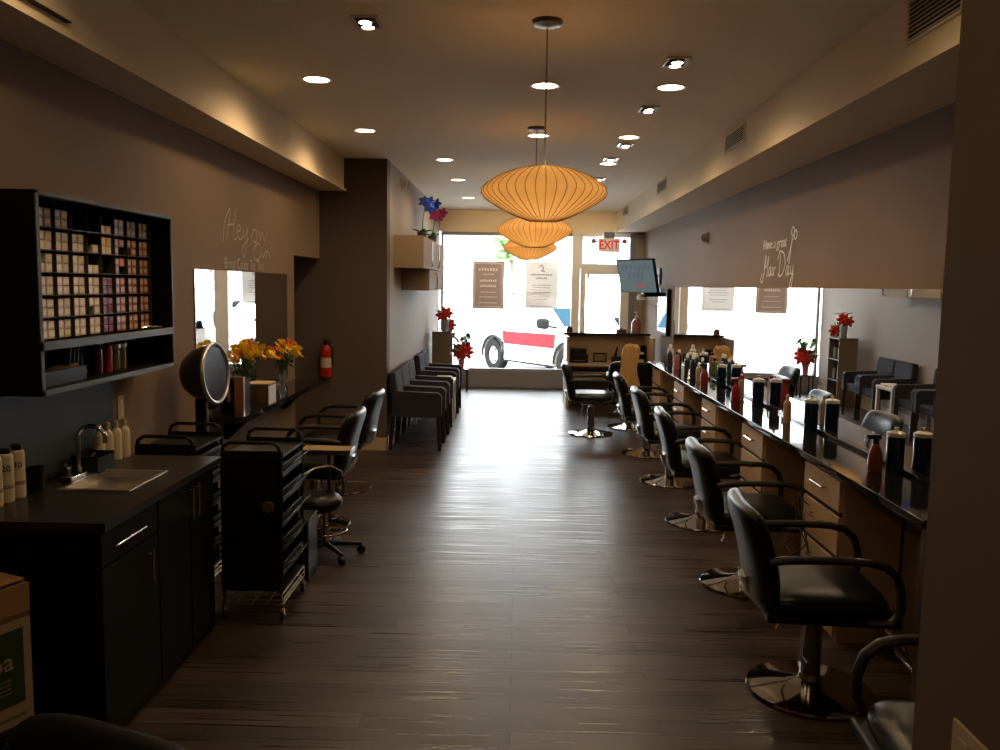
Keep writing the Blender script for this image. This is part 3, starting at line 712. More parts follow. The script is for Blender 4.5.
for k in range(4):
    bottle('slim cream bottle with pale cap, %s of four behind the faucet' % ['nearest', 'second', 'third', 'farthest'][k], -1.965+.02*k*.6, 3.99+.062*k, DEV, .19, .026, cap=mat('beige_cap', (.4, .33, .25), .4), z=.88, name='shampoo_bottle')
t = thing('tool_caddy', 'low black caddy behind the faucet on the sink counter', 'caddy', (-1.93, 3.86, .88), 0)
MB().b(-.06, .06, -.08, .08, 0, .006).b(-.06, -.055, -.08, .08, 0, .09).b(.055, .06, -.08, .08, 0, .07).b(-.06, .06, -.08, -.075, 0, .08).b(-.06, .06, .075, .08, 0, .08).obj('tray', PLAST, t)
t = thing('soap_cup', 'dark cup with a pale rim left of the faucet', 'cup', (-1.97, 3.46, .88))
MB().lathe([(0, 0), (.03, 0), (.038, .10), (.034, .10), (.028, .006), (0, .006)], seg=20).obj('cup_body', PLAST, t)

# cardboard box at the left edge
KRAFT = mat('kraft_cardboard', (.28, .16, .08), .8, noise=(10, .15))
t = thing('low_stand', 'dark low stand under the green and brown cardboard box', 'stand', (-1.875, 2.715, 0), -24)
MB().b(-.17, .17, -.2, .2, .20, .23, .003).obj('top', PLAST, t)
for x in (-.15, .15):
    for y in (-.18, .18): MB().b(x-.015, x+.015, y-.015, y+.015, 0, .20).obj('leg', PLAST, t)
t = thing('cardboard_box', 'brown cardboard box with green printed side at the left edge', 'box', (-1.875, 2.715, .23), -24)
hx, hy2, hh = .15, .20, .49
MB().b(-hx, hx, -hy2, hy2, 0, hh, .003).obj('carton', KRAFT, t)
WB = mat('box_white', (.45, .34, .22), .6)
MB().b(hx, hx+.0015, -hy2, hy2, .005, .37).b(-hx, hx, -hy2-.0015, -hy2, .005, .37).obj('printed_sleeve', WB, t)
MB().b(hx+.0015, hx+.003, -hy2, hy2-.03, .08, .34).b(-hx, hx-.03, -hy2-.003, -hy2-.0015, .08, .34).obj('green_label', mat('box_green', (.035, .06, .02), .6), t)
text_mb('pa', .09, WB, 'print', (hx+.004, .09, .235), (90, 0, 90), t)
b = MB()
for z in (.17, .155, .14, .125): b.b(hx+.003, hx+.0042, -.06, .12, z, z+.005)
b.b(hx+.0015, hx+.0027, .07, .17, .03, .042)
b.obj('small_print', mat('dim_print', (.22, .20, .12), .6), t)
MB().box((0, 0, hh+.008), (.29, .385, .004), RX(1.2)).box((.0, .05, hh+.012), (.305, .06, .003)).b(hx+.001, hx+.003, -hy2, hy2, hh-.10, hh).obj('flap', mat('shiny_tape', (.42, .24, .12), .25), t)

# ------------------------------------------------------------------ trolleys
def make_trolley(label, loc, rz=0):
    t = thing('salon_trolley', label, 'trolley', loc, rz, 'black salon trolleys')
    w, dd = .16, .215
    MB().b(-w+.012, w-.03, -dd+.004, -dd+.014, .16, .88, .004).b(-w+.012, w-.03, dd-.014, dd-.004, .16, .88, .004).b(-w, -w+.012, -dd+.004, dd-.004, .16, .88, .003).b(-w+.012, w, -dd+.014, dd-.014, .155, .17).obj('body', PLAST, t)
    for s in (-1, 1):
        y = s*dd
        MB().tube([(-w+.01, y, .07), (-w+.01, y, .90), (-w+.02, y, .935), (-w+.05, y, .955), (w-.05, y, .955), (w-.02, y, .935), (w-.01, y, .90), (w-.01, y, .07)], .010, 8).obj('frame_hoop', PLAST, t)
    MB().b(-w+.01, w, -dd+.01, dd-.01, .872, .885, .003).b(-w+.01, w, -dd+.01, -dd+.016, .885, .91).b(-w+.01, w, dd-.016, dd-.01, .885, .91).obj('top_tray', PLAST, t)
    for k in range(5):
        z = .24+k*.132
        MB().b(-w+.02, w-.004, -dd+.02, dd-.02, z, z+.006).b(w-.010, w-.004, -dd+.02, dd-.02, z, z+.07, .002).b(-w+.02, w-.01, -dd+.02, -dd+.025, z, z+.075).b(-w+.02, w-.01, dd-.025, dd-.02, z, z+.075).obj('drawer', PLAST, t)
        MB().prism([(w-.004, z+.03), (w+.045, z+.075), (w+.045, z+.083), (w-.004, z+.045)], 'y', -dd+.03, dd-.03).obj('tray_lip', mat('tray_grey', (.16, .15, .14), .25, .5), kids(t)[-1])
    wb = MB()
    for z in (.10, .125, .155):
        wb.tube([(-w+.01, -dd-.03, z), (w, -dd-.03, z), (w, dd, z), (-w+.01, dd, z)], .0028, 5, True)
    for k in range(5): wb.tube([(-w+.01+k*.075, -dd-.03, .10), (-w+.01+k*.075, dd, .10)], .002, 4)
    for x, y in ((-w+.01, -dd-.03), (w, -dd-.03), (w, dd), (-w+.01, dd)): wb.tube([(x, y, .10), (x, y, .155)], .0028, 5)
    wb.obj('wire_basket', mat('brass_wire', (.75, .58, .38), .3, 1.), t)
    for x in (-w+.01, w-.01):
        for y in (-dd, dd):
            c = MB().cyl((x, y, .05), (x, y, .085), .011).ball((x, y, .06), .016).b(x-.012, x+.012, y-.004, y+.02, .035, .05, .002).obj('caster', NICKEL, t)
            MB().cyl((x-.009, y+.012, .026), (x+.009, y+.012, .026), .026, seg=16).obj('wheel', PLAST, c)
    return t
tr = make_trolley('black trolley with five open drawers and wire basket beside the sink cabinet', (-1.345, 4.53, 0))
tr.scale = (1, 1, .98)
b = MB().lathe([(.0, 0), (.03, 0), (.028, .02), (0, .022)], (.09, -.225, .62), 14, RX(90))
for k in range(4): b.tube([(.045, -.235, .60+.014*k), (.08, -.245, .602+.014*k), (.12, -.235, .60+.014*k)], .003, 5)
b.obj('side_hook', mat('brass_wire', (.75, .58, .38), .3, 1.), tr)
t2 = dup(tr, (-1.84, 4.66, 0), 0, 'second black trolley behind the sink counter, only its hoop handles showing')

# waste bin and low stool and tray table
t = thing('waste_bin', 'tall narrow black bin standing behind the front trolley', 'bin', (-1.30, 5.02, 0))
MB().prism([(-.10, -.11), (.10, -.11), (.10, .11), (-.10, .11)], 'z', 0, .36).obj('bin_body', PLAST, t)
MB().b(-.105, .105, -.115, .115, .36, .375, .006).obj('rim', PLAST, t)
t = thing('rolling_stool', 'low black rolling stool with hoop back beside the front trolley', 'stool', (-1.21, 5.40, 0))
MB().pad((-.05, 0, .355), .32, .32, .12, n=14, p=2.1, q=4).obj('seat', LEATH, t)
MB().lathe([(.03, .08), (.03, .2), (.02, .2), (.02, .33), (0, .33)], seg=16).obj('post', CHROME, t)
MB().tube([(.135*math.cos(a*PI/9), .135*math.sin(a*PI/9), .17) for a in range(18)], .009, 8, True).tube([(-.135, 0, .17), (.135, 0, .17)], .006).obj('foot_ring', CHROME, t)
MB().tube([(-.14, -.05, .36), (-.155, -.10, .46), (-.13, -.12, .545), (-.05, -.06, .585), (.03, .02, .585), (.08, .08, .54), (.10, .10, .45), (.09, .10, .37)], .010, 8).obj('back_hoop', mat('dark_chrome', (.25, .24, .23), .25, 1.), t)
for k in range(5):
    a = 2*PI*k/5+.35; x, y = .23*math.cos(a), .23*math.sin(a)
    l = MB().tube([(0, 0, .085), (x*.5, y*.5, .078), (x, y, .065)], [.02, .016, .012], 8).obj('leg', PLAST, t)
    MB().cyl((x-.012*math.sin(a), y+.012*math.cos(a), .028), (x+.012*math.sin(a), y-.012*math.cos(a), .028), .028, seg=16).cyl((x, y, .03), (x, y, .07), .007, seg=8).obj('caster', PLAST, l)
t = thing('tray_table', 'small tan topped tray table between stool and left styling chair', 'table', (-1.255, 5.72, 0))
MB().b(-.17, .16, -.12, .07, .625, .65, .005).obj('tabletop', mat('tan_top', (.52, .36, .20), .3), t)
MB().b(.16, .168, -.12, .07, .62, .655, .002).b(-.17, .16, -.128, -.12, .62, .655, .002).obj('metal_edge', STEEL, t)
MB().cyl((0, 0, .03), (0, 0, .625), .012).obj('post', PLAST, t)
MB().lathe([(0, 0), (.09, 0), (.085, .015), (.02, .03), (0, .03)], seg=24).obj('base', PLAST, t)

# hooded dryer
t = thing('hood_dryer', 'dark hooded hair dryer with round chrome rim on a black stand', 'hair dryer', (-1.875, 5.13, 0), 0)
q = RZ(-5) @ RY(86)
rim = (.075, -.03, 1.205)
MB().lathe([(.172, 0), (.168, -.05), (.150, -.11), (.11, -.165), (.06, -.195), (0, -.205)], rim, 32, q).obj('hood', mat('smoked_plastic', (.012, .009, .008), .15, 0, .5), t)
MB().tube([(Matrix.Translation(Vector(rim)) @ q @ Vector((.176*math.cos(a*PI/20), .176*math.sin(a*PI/20), .004)))[:] for a in range(40)], .012, 8, True).obj('rim', STEEL, t)
MB().lathe([(0, .0), (.16, .0), (.16, .006), (0, .006)], rim, 32, q).obj('vent_plate', mat('smoked_mesh', (.012, .015, .015), .2, 0., noise=(90, .6)), t)
MB().b(-.05, .01, -.03, .03, .12, 1.05, .008).obj('post', PLAST, t)
MB().b(.012, .022, -.02, .0, .85, 1.03, .002).obj('chrome_strip', STEEL, t)
MB().lathe([(0, .10), (.05, .10), (.04, .14), (0, .14)], seg=16).obj('hub', PLAST, t)
for k in range(4):
    a = PI/4+k*PI/2; x, y = .19*math.cos(a), .19*math.sin(a)
    l = MB().tube([(0, 0, .11), (x, y, .06)], [.02, .012], 8).obj('leg', PLAST, t)
    MB().cyl((x-.01, y, .026), (x+.01, y, .026), .026).cyl((x, y, .03), (x, y, .065), .007, seg=8).obj('caster', PLAST, l)

# ------------------------------------------------------------------ left console shelf
t = thing('console_shelf', 'thin black glossy shelf along the left wall under the mirror', 'shelf', (XL, 6.8, .82))
MB().prism([(0, -1.22), (.22, -1.22), (.27, -1.12), (.27, 1.13), (0, 1.13)], 'z', 0, .04).obj('slab', GRAN, t)
for y in (-.8, .7): MB().prism([(0, -.02), (.0, -.18), (.03, -.18), (.2, -.02), (.2, 0), (0, 0)], 'y', y, y+.02).obj('bracket', PLAST, t)
ZL = .86
t = thing('product_case', 'black upright product case with copper edge on the left shelf', 'case', (-1.90, 5.82, ZL))
MB().b(-.10, .055, -.06, .10, 0, .235, .002).obj('case_body', CABI, t)
MB().b(.055, .062, -.062, -.035, 0, .25, .001).b(.0, .0615, -.068, -.06, 0, .25, .001).obj('copper_edge', mat('copper', (.55, .27, .16), .35, .8), t)
MB().b(-.05, -.03, -.063, -.060, .08, .17).obj('mark', STEEL, t)
t = thing('small_carton', 'small brown carton with white paper side on the left shelf', 'box', (-1.895, 6.33, ZL))
MB().b(-.08, .08, -.08, .12, 0, .14, .002).obj('carton', mat('carton_brown', (.10, .06, .035), .6), t)
MB().b(.080, .083, -.075, .115, .0, .13).obj('paper', mat('white_paper', (.62, .66, .75), .6), t)
MB().b(-.08, .082, -.082, .122, .14, .150, .001).obj('lid', mat('tan_lid', (.5, .34, .18), .6), t)
YEL = mat('yellow_petals', (.92, .62, .03), .6); ORG = mat('orange_petals', (.78, .20, .03), .6)
VG = mat('vase_glass', (.55, .60, .58), .04, 0, .6, trans=.85)
def bouquet(label, x, y, h, cols, seed, n=20, rad=.14):
    rnd = random.Random(seed)
    t = thing('flower_vase', label, 'flowers', (x, y, ZL), 0)
    MB().lathe([(0, 0), (.032, 0), (.034, .008), (.016, .035), (.022, .07), (.036, .12), (.030, .17), (.028, .19), (.038, .21), (.034, .21), (.024, .19), (.026, .17), (.032, .12), (.018, .07), (0, .05)], seg=24).obj('vase', VG, t)
    st = MB(); lf = MB(); fl = []
    for k in range(n):
        a = rnd.uniform(0, 2*PI); q = rnd.random()**.5; px = q*rad*.62*math.cos(a)+.02; py = q*rad*math.sin(a)*1.15; pz = h+.075*(1-q*q)+rnd.uniform(-.045, .02)
        st.tube([(0, 0, .08), (px*.3, py*.3, .22), (px, py, pz)], .0025, 4)
        fl.append((px, py, pz, cols[0] if rnd.random() < .78 else cols[1]))
    for k in range(26):
        a = rnd.uniform(0, 2*PI); q = rnd.uniform(.3, 1); lf.ball((q*rad*.5*math.cos(a), q*rad*.9*math.sin(a), h-.09+rnd.uniform(-.04, .05)), (.026, .012, .006), 8, 5, RZ(rnd.uniform(0, 360)) @ RY(rnd.uniform(-50, 50)))
    st.obj('stems', STEMG, t); lf.obj('leaves', mat('dark_leaf', (.03, .07, .02), .5), t)
    for (px, py, pz, m) in fl:
        fb = MB(); M = Matrix.Translation((px, py, pz)) @ RZ(rnd.uniform(0, 90)) @ RX(rnd.uniform(-40, 40)) @ RY(rnd.uniform(10, 60))
        for j in range(9):
            aa = 2*PI*j/9; c_ = M @ Vector((.021*math.cos(aa), .021*math.sin(aa), 0))
            fb.ball(c_, (.018, .009, .004), 6, 4, M.to_3x3().to_4x4() @ Matrix.Rotation(aa, 4, 'Z') @ RY(-20))
        fb.ball(M @ Vector((0, 0, .002)), .008, 6, 5)
        fb.obj('blossom', m, t)
    return t
bouquet('nearer glass vase of yellow and orange daisies on the left shelf', -1.92, 6.03, .37, (YEL, ORG), 3, 34, .17)
bouquet('farther glass vase of yellow and orange daisies on the left shelf', -1.92, 7.02, .33, (YEL, ORG), 5, 40, .20)
# fire extinguisher on the wall block
t = thing('fire_extinguisher', 'red fire extinguisher hung on the dark wall block', 'extinguisher', (-1.985, 8.93, .78))
MB().lathe([(0, 0), (.052, 0), (.058, .012), (.058, .27), (.045, .31), (.02, .33), (0, .33)], seg=24).obj('cylinder', mat('extinguisher_red', (.42, .012, .01), .3), t)
MB().b(-.03, .06, -.012, .012, .345, .36, .003).b(-.03, .055, -.010, .010, .375, .388, .003).cyl((0, 0, .33), (0, 0, .38), .014).tube([(.02, 0, .34), (.065, 0, .30), (.068, 0, .12)], .009, 6).obj('valve', PLAST, t)
MB().lathe([(.0588, .10), (.0592, .10), (.0592, .20), (.0588, .20)], seg=24).obj('label_band', mat('label_paper', (.5, .42, .36), .6), t)
MB().b(-.02, .02, .052, .07, .1, .26).obj('wall_bracket', PLAST, t)

# ------------------------------------------------------------------ waiting chairs
def make_wchair(label, loc):
    t = thing('waiting_chair', label, 'chair', loc, 0, 'charcoal waiting chairs along the left wall')   # faces +X
    MB().b(-.26, .24, -.20, .20, .36, .46, .02).obj('seat', FABRIC, t)
    MB().box((-.225, 0, .60), (.075, .54, .46), RY(-7), .02).obj('backrest', FABRIC, t)
    for s in (-1, 1):
        MB().prism([(-.25, .36), (.275, .36), (.275, .585), (.24, .62), (-.22, .635)], 'y', s*.20, s*.275).obj('armrest', FABRIC, t)
    for x, y in ((.24, .235), (.24, -.235), (-.24, .235), (-.24, -.235)):
        MB().tube([(x, y, .36), (x+(.015 if x > 0 else -.03), y, 0)], [.024, .017], 4).obj('leg', DWOOD, t)
    return t
X0 = -1.055
wc = make_wchair('charcoal waiting chair nearest the camera, its side seen in full', (X0, 9.24, 0))
dup(wc, (X0, 9.80, 0), 0, 'second charcoal waiting chair from the camera')
dup(wc, (X0, 10.36, 0), 0, 'third charcoal waiting chair, just before the magazine table')
dup(wc, (X0, 11.48, 0), 0, 'fourth charcoal waiting chair, just beyond the magazine table')
dup(wc, (X0, 12.04, 0), 0, 'farthest charcoal waiting chair, before the product unit')
t = thing('magazine_table', 'low pale side table between the waiting chairs', 'table', (X0+.02, 10.92, 0))
MB().b(-.25, .25, -.245, .245, .52, .56, .004).obj('tabletop', mat('pale_table', (.55, .48, .40), .4), t)
for x in (-.225, .225):
    for y in (-.22, .22): MB().b(x-.02, x+.02, y-.02, y+.02, 0, .52).obj('leg', mat('pale_table', (.55, .48, .40), .4), t)
for k, (x, y) in enumerate(((-.06, -.06), (.10, -.08), (.12, .12))):
    m = thing('magazine', ['tan magazine at the wall side of the side table', 'cream magazine at the front of the side table', 'pale magazine at the far corner of the side table'][k], 'magazine', (X0+.02+x, 10.92+y, .56), [4, -6, 12][k])
    MB().b(-.09, .09, -.12, .12, 0, .018, .002).obj('pages', mat('page_paper', (.75, .68, .58), .6), m)
    MB().b(-.091, .091, -.121, .121, .018, .020).obj('cover', mat('mag_cover_%d' % k, [(.6, .4, .28), (.75, .66, .54), (.66, .6, .5)][k], .35), m)

# wall cupboards
CUP = mat('beige_cupboard', (.30, .225, .155), .75, noise=(4, .05))
def cupboard(label, y0, y1, z0, z1, dp, hy, first):
    t = thing('wall_cupboard', label, 'cupboard', (XF, (y0+y1)/2, z0), 0, 'beige wall cupboards beside the waiting chairs')
    hy_ = (y1-y0)/2; hz = z1-z0
    MB().b(0, dp, -hy_, hy_, 0, hz, .002).obj('body', CUP, t)
    d = MB().b(dp, dp+.018, -hy_+.003, hy_-.003, .003, hz-.003, .002).obj('door', CUP, t)
    MB().tube([(dp+.018, hy, hz*.9), (dp+.045, hy, hz*.9), (dp+.045, hy, hz*.1), (dp+.018, hy, hz*.1)], .008, 6).obj('handle', CHROME, d)
    return t
cupboard('upper beige wall cupboard nearest the camera', 9.48, 10.34, 1.93, 2.28, .31, .25, 1)
cupboard('upper beige wall cupboard in the middle, under the orchids', 10.36, 11.22, 1.93, 2.28, .31, .25, 0)
cupboard('upper beige wall cupboard nearest the window', 11.24, 12.1, 1.93, 2.28, .31, .25, 0)
cupboard('lower beige wall cupboard nearer the camera', 10.12, 10.96, 1.68, 1.925, .31, .25, 0)
cupboard('lower beige wall cupboard nearer the window', 10.98, 11.8, 1.68, 1.925, .31, .25, 0)
# orchids
def orchid(label, x, y, z, lean, h, m, seed, n, spread):
    rnd = random.Random(seed)
    t = thing('potted_orchid', label, 'plant', (x, y, z))
    MB().lathe([(0, 0), (.05, 0), (.065, .11), (.058, .11), (.045, .01), (0, .01)], seg=20).obj('pot', mat('dark_pot', (.05, .06, .05), .4), t)
    pts = [(0, 0, .1), (lean*.15, 0, h*.5), (lean*.4, spread*.1, h*.85), (lean*.7, spread*.5, h), (lean, spread, h*.98)]
    MB().tube(pts, .006, 6).obj('stem', STEMG, t)
    lf = MB()
    for k in range(5):
        a = k*1.25; lf.ball((.07*math.cos(a), .07*math.sin(a), .13), (.075, .03, .01), 10, 6, RZ(math.degrees(a)) @ RY(-12))
    lf.obj('leaves', GREEN, t)
    for k in range(n):
        q = k/(n-1); p = Vector(pts[2]).lerp(Vector(pts[4]), q)+Vector((rnd.uniform(-.05, .05), rnd.uniform(-.05, .05), .03+rnd.uniform(-.06, .05)))
        fb = MB()
        for j in range(5):
            a = 2*PI*j/5; fb.ball(p+Vector((.035*math.cos(a), 0, .035*math.sin(a))), (.034, .01, .022), 8, 5, RY(-math.degrees(a)))
        fb.ball(p+Vector((0, -.012, 0)), .012, 6, 5); fb.obj('blossom', m, t)
orchid('blue orchid in a pot on top of the upper wall cupboards', XF+.17, 10.75, 2.28, .06, .52, mat('blue_petal', (.015, .05, .42), .5), 2, 7, .8)
orchid('magenta orchid in a pot on top of the upper wall cupboards', XF+.22, 11.5, 2.28, .10, .42, mat('magenta_petal', (.50, .02, .20), .5), 4, 5, .5)

# product unit by the window on the left
t = thing('product_unit', 'tall brown display unit at the window end of the waiting chairs', 'shelf unit', (-1.14, 13.32, 0))
MB().b(-.15, .13, -.22, -.20, 0, 1.04).b(-.15, .13, .20, .22, 0, 1.04).b(-.15, .13, -.22, .22, 1.02, 1.04).b(-.15, -.13, -.20, .20, 0, 1.02).obj('case', mat('brown_case', (.16, .12, .09), .5), t)
for z in (.05, .38, .70): MB().b(-.13, .13, -.20, .20, z, z+.02).obj('shelf', DWOOD, t)
for k, (y, c) in enumerate(((-.14, (.02, .02, .02)), (-.05, (.5, .5, .5)), (.05, (.02, .02, .02)), (.14, (.6, .55, .5)))):
    for zz, wd in ((.40, 'middle'), (.72, 'upper')):
        bottle(['black bottle first', 'silver bottle second', 'black bottle third', 'cream bottle fourth'][k]+' along the %s shelf of the display unit' % wd, -1.09, 13.32+y, mat('pb%d' % k, c, .3), .2, .03, z=zz, cap=PLAST)
RED = mat('red_petal', (.62, .02, .015), .45)
def red_plant(label, x, y, z, vh, h, seed, n, rad, vm, fs=1.):
    rnd = random.Random(seed); t = thing('red_flower_arrangement', label, 'plant', (x, y, z))
    MB().lathe([(0, 0), (.045, 0), (.05, vh*.5), (.06, vh), (.052, vh), (.04, .01), (0, .01)], seg=20).obj('vase', vm, t)
    st = MB()
    for k in range(n):
        a = rnd.uniform(0, 2*PI); q = rnd.uniform(.2, 1); p = (q*rad*math.cos(a), q*rad*math.sin(a), vh+h*rnd.uniform(.25, 1))
        st.tube([(0, 0, vh*.6), (p[0]*.3, p[1]*.3, vh+.05), p], .004, 4)
        L = MB().ball(p, (.085, .035, .008), 10, 6, RZ(rnd.uniform(0, 360)) @ RY(rnd.uniform(-60, 30))); L.obj('leaf', GREEN, t)
    for k in range(max(3, n//4)):
        a = rnd.uniform(0, 2*PI); q = rnd.uniform(0, .6); p = Vector((q*rad*math.cos(a), q*rad*math.sin(a)-.03, vh+h*rnd.uniform(.2, .6)))
        fb = MB()
        for j in range(6):
            aa = 2*PI*j/6; fb.ball(p+Vector((.045*fs*math.cos(aa), 0, .045*fs*math.sin(aa))), (.05*fs, .03*fs, .028*fs), 8, 5, RY(-math.degrees(aa)))
        fb.ball(p+Vector((0, -.02, 0)), (.016, .03, .016), 8, 5)
        fb.obj('blossom', RED, t)
    st.obj('stems', STEMG, t)
red_plant('tall grey vase of red flowers on the brown display unit', -1.10, 13.2, 1.04, .18, .20, 11, 10, .10, mat('grey_vase', (.30, .32, .34), .3))
red_plant('small red flowers in a low pot beside the grey vase', -1.05, 13.42, 1.04, .06, .14, 12, 6, .10, mat('grey_vase', (.30, .32, .34), .3))
t = thing('plant_stand', 'dark plant stand carrying red flowers beside the display unit', 'stand', (-.92, 14.3, 0))
MB().b(-.12, .12, -.12, .12, .35, .37, .003).obj('top', DWOOD, t)
for x in (-.1, .1):
    for y in (-.1, .1): MB().b(x-.012, x+.012, y-.012, y+.012, 0, .35).obj('leg', DWOOD, t)
red_plant('big red flowers with green leaves on the stand before the window', -.92, 14.3, .37, .16, .42, 13, 26, .19, mat('pink_vase', (.45, .1, .1), .3), 1.35)

# ------------------------------------------------------------------ reception desk
t = thing('reception_desk', 'tan wooden reception desk with dark top ledge before the door', 'desk', (1.40, 12.46, 0))
DW = WOOD
MB().b(-.68, -.64, 0, .85, 0, 1.03, .002).obj('side_panel', DW, t)
MB().b(.55, .59, 0, .85, 0, 1.03, .002).obj('side_panel', DW, t)
MB().b(-.64, .55, .80, .83, 0, 1.03).obj('back_panel', DW, t)
MB().b(-.70, .62, .66, 1.0, 1.03, 1.06, .004).obj('top_ledge', GRAN, t)
MB().b(-.64, .55, .06, .80, .60, .63, .003).obj('work_surface', DW, t)
MB().b(-.64, -.02, .10, .50, .50, .515).b(-.64, -.02, .10, .50, .41, .425).b(-.03, -.02, .10, .50, .41, .60).obj('slot_shelf', DW, t)
d = MB().b(-.64, -.03, .095, .10, .426, .44).obj('drawer', DW, t)
MB().b(.24, .55, .08, .60, 0, .60).obj('pedestal', DW, t)
d = MB().b(.26, .53, .062, .08, .03, .43, .002).obj('door', DW, t); MB().tube([(.29, .062, .38), (.29, .035, .38), (.29, .035, .26), (.29, .062, .26)], .005, 6).obj('handle', NICKEL, d)
d = MB().b(.26, .53, .062, .08, .45, .58, .002).obj('drawer', DW, t); MB().tube([(.35, .062, .51), (.35, .035, .51), (.45, .035, .51), (.45, .062, .51)], .005, 6).obj('handle', NICKEL, d)
t = thing('printer', 'dark printer at the left end of the reception desk', 'printer', (.93, 12.98, .63))
MB().b(-.15, .13, -.16, .14, 0, .13, .012).b(-.13, .11, -.12, .12, .13, .21, .012).obj('case', PLAST, t); MB().b(-.10, .08, -.20, -.16, .03, .04).obj('paper_tray', mat('sensor_grey', (.22, .18, .15), .4), t)
t = thing('picture_frame', 'small dark picture frame on the reception desk', 'frame', (1.25, 13.0, .63))
MB().b(-.10, .10, -.01, .01, .12, .14).b(-.10, .10, -.01, .01, 0, .02).b(-.10, -.08, -.01, .01, 0, .14).b(.08, .10, -.01, .01, 0, .14).obj('frame', PLAST, t); MB().b(-.08, .08, -.002, .004, .02, .12).obj('picture', mat('photo', (.30, .19, .12), .5), t)
t = thing('desk_phone', 'dark telephone with raised handset beside the picture frame', 'phone', (1.50, 13.0, .63))
MB().box((0, 0, .04), (.16, .14, .05), RX(18), .01).obj('base', PLAST, t); MB().tube([(-.02, .04, .06), (.0, .05, .16), (.02, .05, .24)], [.02, .017, .010], 8).obj('handset', PLAST, t)
t = thing('desk_organizer', 'black open organizer with papers on the reception desk', 'organizer', (1.78, 13.02, .63))
MB().b(-.15, .15, .08, .09, 0, .26).b(-.15, -.14, -.09, .08, 0, .26).b(.14, .15, -.09, .08, 0, .26).b(-.15, .15, -.09, .08, .25, .26).b(-.15, .15, -.09, .08, .12, .13).b(-.15, .15, -.09, .08, 0, .01).obj('rack', PLAST, t)
MB().b(-.12, .12, -.08, .07, .13, .16).b(-.12, .12, -.08, .07, .01, .05).obj('papers', mat('page_paper', (.75, .68, .58), .6), t)
t = thing('water_dispenser_bottle', 'clear bottle of reddish drink with pump top on the desk ledge', 'bottle', (1.82, 13.28, 1.06))
MB().lathe([(0, 0), (.070, 0), (.075, .01), (.075, .15), (.05, .20), (.022, .22), (.022, .24), (0, .24)], seg=24).obj('body', mat('rose_liquid', (.38, .17, .12), .15, coat=.5), t)
MB().lathe([(.026, .235), (.026, .265), (.008, .27), (.008, .32), (0, .32)], seg=12).b(-.05, .01, -.008, .008, .31, .325, .003).obj('pump', WHITE, t)
t = thing('card_holder', 'small dark card holder at the left end of the desk ledge', 'holder', (.80, 13.25, 1.06)); MB().b(-.045, .045, -.03, .03, 0, .06, .004).b(-.035, .035, -.01, .0, .06, .085).obj('tray', mat('red_brown', (.10, .03, .02), .5), t)
t = thing('tissue_box', 'low dark box beside the bottle on the desk ledge', 'box', (1.60, 13.30, 1.06)); MB().b(-.08, .07, -.05, .05, 0, .055, .004).obj('carton', mat('red_brown', (.10, .03, .02), .5), t); MB().pad((0, 0, .06), .06, .03, .03, n=6).obj('tissue', mat('dim_tissue', (.3, .2, .16), .7), t)

# television on bracket
t = thing('television', 'flat television on a wall bracket with a pale blue chalkboard picture', 'television', (1.79, 13.1, 1.93), 0)
q = RZ(-55) @ RX(14)
MB().box((0, 0, 0), (.80, .05, .51), q, .008).obj('body', PLAST, t)
sc = MB().box((0, 0, 0), (.77, .004, .48)).obj('screen', mat('tv_screen', (.07, .11, .125), .2, emit=(.16, .22, .225), es=.5, noise=(6, .3)), t)
sc.matrix_local = q @ Matrix.Translation((0, -.0265, 0))
PAL = mat('tv_text', (.1, .12, .2), .4, emit=(.10, .13, .28), es=.5)
b = MB()
rnd = random.Random(4)
for row, (z, s) in enumerate(((.11, .05), (-.02, .07))):
    for k in range(7 if row == 0 else 4):
        x = -.30+k*.095+(.13 if row else 0); b.tube([(x, -.003, z-s), (x+.01, -.003, z+s), (x+.03, -.003, z), (x+.045, -.003, z+s*.8)], .006, 5)
o = b.obj('screen_writing', PAL, t); o.matrix_local = q @ Matrix.Translation((0, -.0265, 0))
b = MB()
for k in range(9): b.b(-.02+k*.022, -.006+k*.022, -.004, -.002, -.16+.01*(k % 2), -.12)
o = b.obj('red_writing', mat('tv_red', (.3, .03, .04), .4, emit=(.7, .08, .08), es=.5), t); o.matrix_local = q @ Matrix.Translation((0, -.0265, 0))
MB().b(.33, .37, .02, .2, -.12, .12, .004).tube([(.03, .03, 0), (.18, .12, 0), (.34, .12, 0)], .018).obj('wall_bracket', DALU, t)
t = thing('media_shelf', 'small dark media shelf with cables under the television', 'shelf', (2.0, 13.17, 1.62))
MB().b(-.16, .15, -.14, .14, 0, .02, .003).b(-.12, .12, -.10, .10, .02, .07, .004).obj('shelf_board', PLAST, t)
MB().tube([(-.10, 0, 0), (-.02, 0, -.10), (.06, 0, -.13), (.10, 0, -.25), (.14, 0, -.30)], .008, 6).tube([(0, .03, 0), (.05, .03, -.08), (.12, .03, -.12)], .006, 6).obj('cable', mat('pale_cable', (.5, .46, .4), .5), t)
MB().b(-.20, -.10, -.13, -.10, -.05, .04, .004).obj('white_box', WHITE, t)
t = thing('framed_mirror', 'tall narrow black framed mirror on the right wall beyond the counter', 'mirror', (XR, 12.6, 1.08))
MB().b(-.06, 0, -.4, .4, .0, .66, .004).obj('frame', PLAST, t)
MB().b(-.064, -.060, -.34, .34, .05, .61).obj('glass', MIRR, t)

